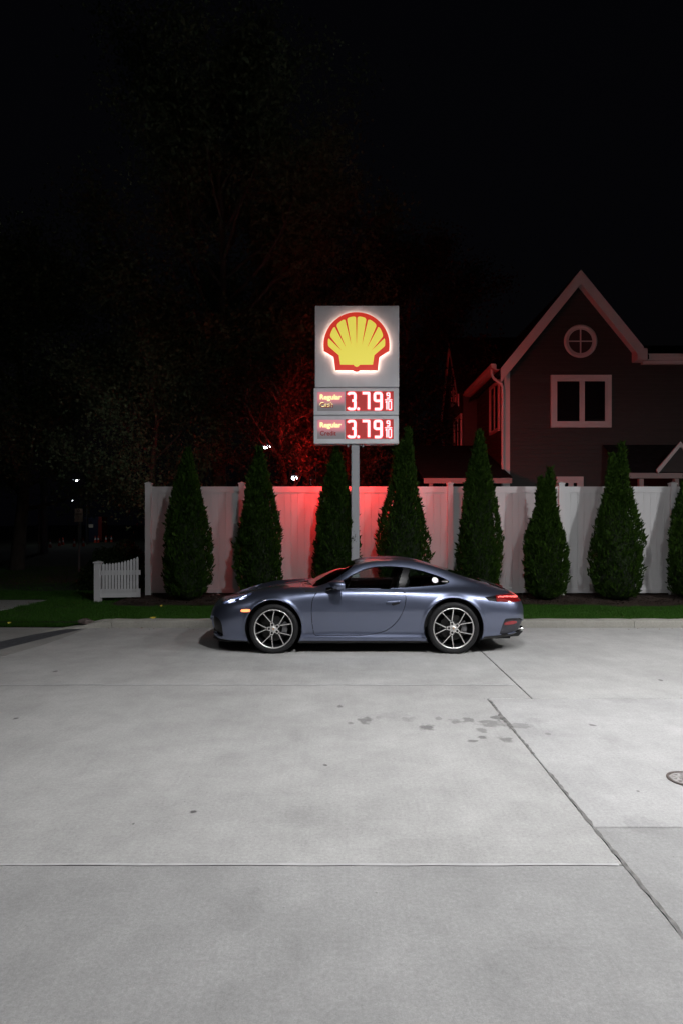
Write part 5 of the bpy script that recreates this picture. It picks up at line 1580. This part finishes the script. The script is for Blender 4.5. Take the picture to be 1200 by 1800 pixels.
# interior
mb = MB(); mb.box(-.60, 1.9, -.74, .74, .30, .36)
mb.prism_y([(-.56, .70), (-.10, .70), (-.08, .80), (-.20, .872), (-.56, .868)], -.70, .70); part(mb, 'dashboard', M['cabin'])
mb = MB(); mb.prism_y([(1.20, .36), (1.9, .36), (1.98, .80), (1.55, .84), (1.30, .80)], -.66, .66); part(mb, 'rear_shelf', M['cabin'])
for s in (-1, 1):
    mb = MB(); mb.box(-.5, 1.3, s*.80-.02, s*.80+.02, .36, .855); part(mb, 'door_card', M['cabin'])
    mb = MB()
    def seat_sec(pts, y0, y1, n=8):
        # rounded cushion: rows across the width
        vs = []; fs = []; m_ = len(pts)
        cxx = sum(p[0] for p in pts)/m_; czz = sum(p[1] for p in pts)/m_
        for k in range(n+1):
            tt = -1+2*k/n; f_ = (1-abs(tt)**4)**.5*.5+.5 if abs(tt) < 1 else .5
            for p in pts: vs.append((cxx+(p[0]-cxx)*f_, (y0+y1)/2+(y1-y0)/2*tt, czz+(p[1]-czz)*f_))
        for k in range(n):
            for q in range(m_): fs.append((k*m_+q, k*m_+(q+1) % m_, (k+1)*m_+(q+1) % m_, (k+1)*m_+q))
        fs += [tuple(range(m_)), tuple(n*m_+q for q in reversed(range(m_)))]
        mb.add(vs, fs, 0, True)
    seat_sec([(.18, .38), (.70, .36), (.74, .50), (.62, .54), (.22, .52)], s*.38-.24, s*.38+.24)
    seat_sec([(.62, .46), (.80, .46), (.94, .80), (.98, .96), (.95, 1.085), (.87, 1.10), (.82, 1.04), (.80, .86)], s*.38-.19, s*.38+.19)
    seat_sec([(.80, .95), (.96, .95), (.985, 1.08), (.95, 1.13), (.86, 1.125), (.81, 1.06)], s*.38-.13, s*.38+.13)
    part(mb, 'seat', M['leather'])
# steering wheel on the near side
mb = MB(); cxs, czs = .06, .80
ring = []
for k in range(25):
    a = 2*math.pi*k/24
    ring.append((cxs+.18*math.sin(a)*.35, -.38+.18*math.cos(a), czs+.18*math.sin(a)))
mb.tube(ring, .014, 8, caps=False); mb.tube([(cxs-.25, -.38, czs-.06), (cxs, -.38, czs)], .05, 10)
for a in (0, math.pi, 1.5*math.pi): mb.tube([(cxs, -.38, czs), (cxs+.17*math.sin(a)*.35, -.38+.17*math.cos(a), czs+.17*math.sin(a))], .012, 6)
part(mb, 'steering_wheel', M['gloss_black'])
mb = MB(); mb.ellipsoid((.10, 0, 1.12), (.015, .10, .03), 14, 8); part(mb, 'rear_view_mirror', M['gloss_black'])

# wheels
def wheel(cx, cz, s, rim_r, tyre_r, width):
    yo = .900 if cx < 0 else .905
    W = MB()
    # barrel (rim): open towards the outside, s*y
    prof = [(rim_r-.004, yo-.004), (rim_r, yo-.010), (rim_r-.006, yo-.020), (rim_r-.030, yo-.045), (rim_r-.042, yo-.10), (rim_r-.045, yo-width+.03), (rim_r-.02, yo-width)]
    # angle for s: mirror y
    W.lathe_y([(r, -(yy-yo)*1.0) for r, yy in prof], 64, 0)
    W.lathe_y([(rim_r-.016, .012), (rim_r-.010, .002), (rim_r-.002, .001), (rim_r+.001, .005)], 64, 1)
    w = W.build('wheel', [M['rimdark'], M['machined']], car, loc=(cx-coff[0], s*yo, cz), rot=(0, 0, 0 if s < 0 else math.pi))
    # local frame: y=0 outer face, +y inwards
    t = MB()
    R, r = tyre_r, rim_r
    tp = [(r-.008, .016), (r+.002, .004), (r+.012, -.004), (r+.030, -.009), (R-.030, -.010), (R-.012, -.002), (R-.003, .014), (R, .035), (R, width-.03), (R-.006, width-.008), (R-.03, width+.004), (r, width-.005)]
    t.lathe_y(tp, 72)
    # tread grooves as thin proud ribs
    for yy in (.07, .12, .17): t.lathe_y([(R+.0015, yy), (R+.0015, yy+.03)], 72, smooth=True)
    t.build('tyre', M['tyre'], w)
    # ten spokes in five pairs, machined faces on dark sides
    Rr = rim_r-.012
    a0 = math.radians(90 if cx > 0 else 88)
    ap_r = .37*rim_r
    def spoke(a_rim, a_apex):
        sb = MB()
        p0 = Vector((math.cos(a_apex)*ap_r, 0, math.sin(a_apex)*ap_r)); p1 = Vector((math.cos(a_rim)*Rr, 0, math.sin(a_rim)*Rr))
        dd = (p1-p0).normalized(); nn = Vector((dd.z, 0, -dd.x))
        w0, w1 = .0072, .0054
        def ring_(p, w, y0, y1): return [(p.x+nn.x*w, y0, p.z+nn.z*w), (p.x-nn.x*w, y0, p.z-nn.z*w), (p.x-nn.x*w*1.9, y1, p.z-nn.z*w*1.9), (p.x+nn.x*w*1.9, y1, p.z+nn.z*w*1.9)]
        pm = (p0+p1)/2
        rings = ring_(p0, w0, .016, .050)+ring_(pm, (w0+w1)/2*.85, .011, .045)+ring_(p1, w1, .010, .040)
        fs = []; 
        for k in range(2):
            for q in range(4): fs.append((k*4+q, k*4+(q+1) % 4, (k+1)*4+(q+1) % 4, (k+1)*4+q))
        sb.add(rings, [f for i, f in enumerate(fs) if i % 4 == 0], 1); sb.add(rings, [f for i, f in enumerate(fs) if i % 4 != 0], 0)
        sb.build('spoke', [M['rimdark'], M['machined']], w)
    for k in range(5):
        mid = a0+math.radians(18+72*k)
        spoke(mid-math.radians(18), mid-.10); spoke(mid+math.radians(18), mid+.10)
    # hub star: five arms with dark lug pockets
    hb = MB()
    ro = []
    for k in range(5):
        mid = a0+math.radians(18+72*k)
        for (da, rr_) in ((-.20, .36), (0, .335), (.20, .36), (.63, .20)):
            ro.append((math.cos(mid+da)*rr_*rim_r, math.sin(mid+da)*rr_*rim_r))
    hb.prism_y(ro, .014, .060, 0)
    n_ = len(ro)
    hb.add([(p[0]*.985, .0135, p[1]*.985) for p in ro]+[(0, .0105, 0)], [(i, (i+1) % n_, n_) for i in range(n_)], 1)
    hb.build('hub', [M['rimdark'], M['machined']], w)
    for k in range(5):
        a = a0+math.radians(18+72*k); rl = .225*rim_r
        lb_ = MB(); lb_.lathe_y([(.0165, .0115), (.0145, .009), (.0005, .0092)], 14, cx=math.cos(a)*rl, cz=math.sin(a)*rl); lb_.build('lug_pocket', M['black'], w)
    cc = MB(); cc.lathe_y([(.034, .011), (.030, .004), (.0005, .003)], 24); cc.build('centre_cap', M['machined'], w)
    cr = MB(); cr.prism_y([(-.014, .018), (.014, .018), (.015, -.004), (0, -.020), (-.015, -.004)], .0005, .0035); cr.build('crest', M['crest'], w)
    # disc and caliper
    ds = MB(); ds.lathe_y([(.175, .105), (.175, .080), (.095, .080), (.09, .06), (.07, .055), (.0005, .055)], 48, smooth=False)
    for k in range(20):
        for rr_, oa in ((.115, 0), (.14, .1), (.16, .2)):
            a = 2*math.pi*k/20+oa; ds.box(math.cos(a)*rr_-.003, math.cos(a)*rr_+.003, .0785, .0795, math.sin(a)*rr_-.003, math.sin(a)*rr_+.003, 1)
    ds.build('brake_disc', [M['brake'], M['black']], w)
    cal = MB(); am = 0.0 if cx < 0 else math.pi*.0
    pts = []
    for k in range(9):
        a = am-.55+1.1*k/8; pts.append((math.cos(a)*.188, math.sin(a)*.188))
    for k in range(9):
        a = am+.50-1.0*k/8; pts.append((math.cos(a)*.118, math.sin(a)*.118))
    cal.prism_y(pts, .052, .125); 
    cal.box(.135, .165, .046, .052, -.045, .045)
    cal.build('caliper', M['caliper'], w)
    return w
for s in (-1, 1):
    wheel(XF, ZF, s, .268, .341, .245)
    wheel(XR, ZR, s, .280, .356, .295)
# door mirrors
for s in (-1, 1):
    mb = MB()
    # housing: tapered shell, glass side facing rearwards
    cxm, cym, czm = -.055, s*.965, .952
    vs = []; fs = []; n = 20; rows = [(-.10, .18), (-.085, .55), (-.055, .82), (-.01, .97), (.045, 1.0), (.075, .95), (.082, .86)]
    for (dx, sc_) in rows:
        for k in range(n):
            a = 2*math.pi*k/n; ca, sa = math.cos(a), math.sin(a)
            e = (abs(ca)**3+abs(sa)**3)**(-1/3)
            vs.append((cxm+dx+.02*ca*s, cym+.118*sc_*ca*e, czm+.062*sc_*sa*e+.012*(1-sc_)-.010*ca*s))
    for i in range(len(rows)-1):
        for k in range(n): fs.append((i*n+k, i*n+(k+1) % n, (i+1)*n+(k+1) % n, (i+1)*n+k))
    fs.append(tuple(reversed(range(n))))
    mb.add(vs, fs, 0, True)
    mr = part(mb, 'door_mirror', M['paint'])
    g = MB(); i = len(rows)-1
    g.add([ (v[0]-.004, v[1], v[2]) for v in vs[i*n:(i+1)*n]], [tuple(range(n))], 0); part(g, 'mirror_glass', M['chrome'], mr)
    b2 = MB(); b2.tube([(-.20, s*.835, .872), (-.13, s*.88, .893), (-.07, s*.935, .912)], [.030, .024, .030], 10); part(b2, 'mirror_foot', M['gloss_black'], mr)
    # lower black cover
    b3 = MB(); b3.ellipsoid((cxm-.01, cym-.005*s, czm-.048), (.075, .100, .022), 16, 8); part(b3, 'mirror_base', M['black'], mr)
# door handles
for s, dd in ((-1, doors[0]), (1, doors[1])):
    def hp(u, v, out=0.0):
        d = CY-.888; x, y, z = px(u, v, d); return (x, s*(.884+out), z)
    x0, _, z0 = hp(677, 1059); x1, _, z1 = hp(703.5, 1057)
    mb = MB(); n = 12; vs = []; fs = []
    for k in range(n+1):
        t = k/n; x = x0+(x1-x0)*t; yb = .878; o_ = .030*(math.sin(math.pi*min(1, t*1.0+.08))**.35 if 0 < t < 1 else .15)
        zc = z0+(z1-z0)*t; h = .019*(1 if .05 < t < .97 else .6)
        for (yy, zz) in ((yb-.01, -h), (yb+o_, -h*.6), (yb+o_+.004, 0), (yb+o_, h*.75), (yb-.01, h)): vs.append((x, s*yy, zc+zz))
    for k in range(n):
        for q in range(4): fs.append((k*5+q, k*5+q+1, (k+1)*5+q+1, (k+1)*5+q))
    fs += [(0, 1, 2, 3, 4), tuple(n*5+q for q in reversed(range(5)))]
    mb.add(vs, fs, 0, True); part(mb, 'handle', M['paint'], dd)
    mb = MB(); xa = x0+.085; mb.prism_y([(xa, z0-.034), (xa+.02, z0-.044), (x1-.035, z1-.040), (x1-.01, z1-.028), (x1-.01, z1-.016), (xa, z0-.016)], s*.884-.006, s*.884+.006); part(mb, 'handle_recess', M['black'], dd)
# white round sticker in the quarter window
def sg(u, v, push):   # nearest surface point of the near side to a photo pixel
    f = proj_px(P.reshape(-1, 3)); m_ = (P.reshape(-1, 3)[:, 1] > .2)
    d2 = ((f-np.array([u, v]))**2).sum(1)+np.where(m_, 0, 1e9); i = d2.argmin()
    return P.reshape(-1, 3)[i], NRM.reshape(-1, 3)[i]
p_, n_ = sg(763.3, 1019.8, 0)
n_ = Vector(n_); t1 = Vector((1, 0, 0)); t1 = (t1-n_*t1.dot(n_)).normalized(); t2 = n_.cross(t1)
mb = MB(); vs = []
for k in range(24):
    a = 2*math.pi*k/24; q = Vector(p_)+t1*math.cos(a)*.044+t2*math.sin(a)*.044+n_*(.0015); vs.append((q.x, -q.y, q.z))
mb.add(vs, [tuple(range(24))]); part(mb, 'round_sticker', M['sticker'])
p_, n_ = sg(784, 1021.5, 0)
mb = MB(); mb.box(p_[0]-.06, p_[0]+.02, -(p_[1]+.004), -(p_[1]+.001), p_[2]-.012, p_[2]+.008); part(mb, 'window_badge', M['machined'])
# intake slats and lip
for s in (-1, 1):
    for k, zz_ in enumerate((.27, .335, .40, .465)):
        mb = MB(); mb.tube([(-1.835, s*.40, zz_), (-1.80, s*.55, zz_), (-1.72, s*.68, zz_), (-1.65, s*.745, zz_)], .011, 6); part(mb, 'intake_slat', M['black'])
mb = MB()
lipp = [(-1.50, -.80), (-1.66, -.70), (-1.80, -.50), (-1.85, -.2), (-1.86, 0), (-1.85, .2), (-1.80, .50), (-1.66, .70), (-1.50, .80)]
vs = []; fs = []
for (x, y) in lipp: vs += [(x, y, .135), (x-.035, y*1.03, .145), (x-.03, y*1.03, .165), (x+.05, y*.97, .18)]
for i in range(len(lipp)-1):
    for q in range(3): fs.append((i*4+q, i*4+q+1, (i+1)*4+q+1, (i+1)*4+q))
mb.add(vs, fs, 0, True); part(mb, 'front_lip', M['black'])
# exhaust tips, diffuser
for s in (-1, 1):
    mb = MB(); n = 20
    for (r0, r1, mi) in ((.052, .047, 0),):
        vs = []; fs = []
        for (x, r) in ((2.44, r0), (2.585, r0), (2.59, (r0+r1)/2), (2.585, r1), (2.5, r1)):
            for k in range(n):
                a = 2*math.pi*k/n; vs.append((x, s*.47+r*1.25*math.cos(a), .265+r*math.sin(a)))
        for i in range(4):
            for k in range(n): fs.append((i*n+k, i*n+(k+1) % n, (i+1)*n+(k+1) % n, (i+1)*n+k))
        mb.add(vs, fs, 0, True)
    part(mb, 'exhaust_tip', M['chrome'])
    mb = MB(); mb.prism_y([(2.30, .19), (2.52, .20), (2.57, .25), (2.30, .25)], s*.30-.008, s*.30+.008); part(mb, 'diffuser_fin', M['black'])
mb = MB(); mb.prism_y([(1.98, .15), (2.50, .195), (2.56, .26), (2.3, .3), (1.98, .28)], -.62, .62); part(mb, 'diffuser', M['black'])
# licence-plate recess and engine grille slats
for k in range(9):
    x = 2.15+.026*k; z_ = .925-.135*(k/8)*1.0
    i = int(np.abs(P[:, -1, 0]-x).argmin()); z_ = P[i, -1, 2]
    mb = MB(); mb.box(x-.006, x+.006, -.40, .40, z_-.012, z_-.002); part(mb, 'grille_slat', M['black'])
mb = MB(); mb.box(2.37, 2.385, -.18, .18, .80, .86); part(mb, 'brake_lamp', M['tail_red'])
# wiper
mb = MB(); mb.tube([(-.56, .05, .905), (-.50, -.20, .925), (-.42, -.48, .905)], [.008, .007, .005], 6); part(mb, 'wiper', M['black'])
# roof line weather strip: dark line between roof skin and pillar
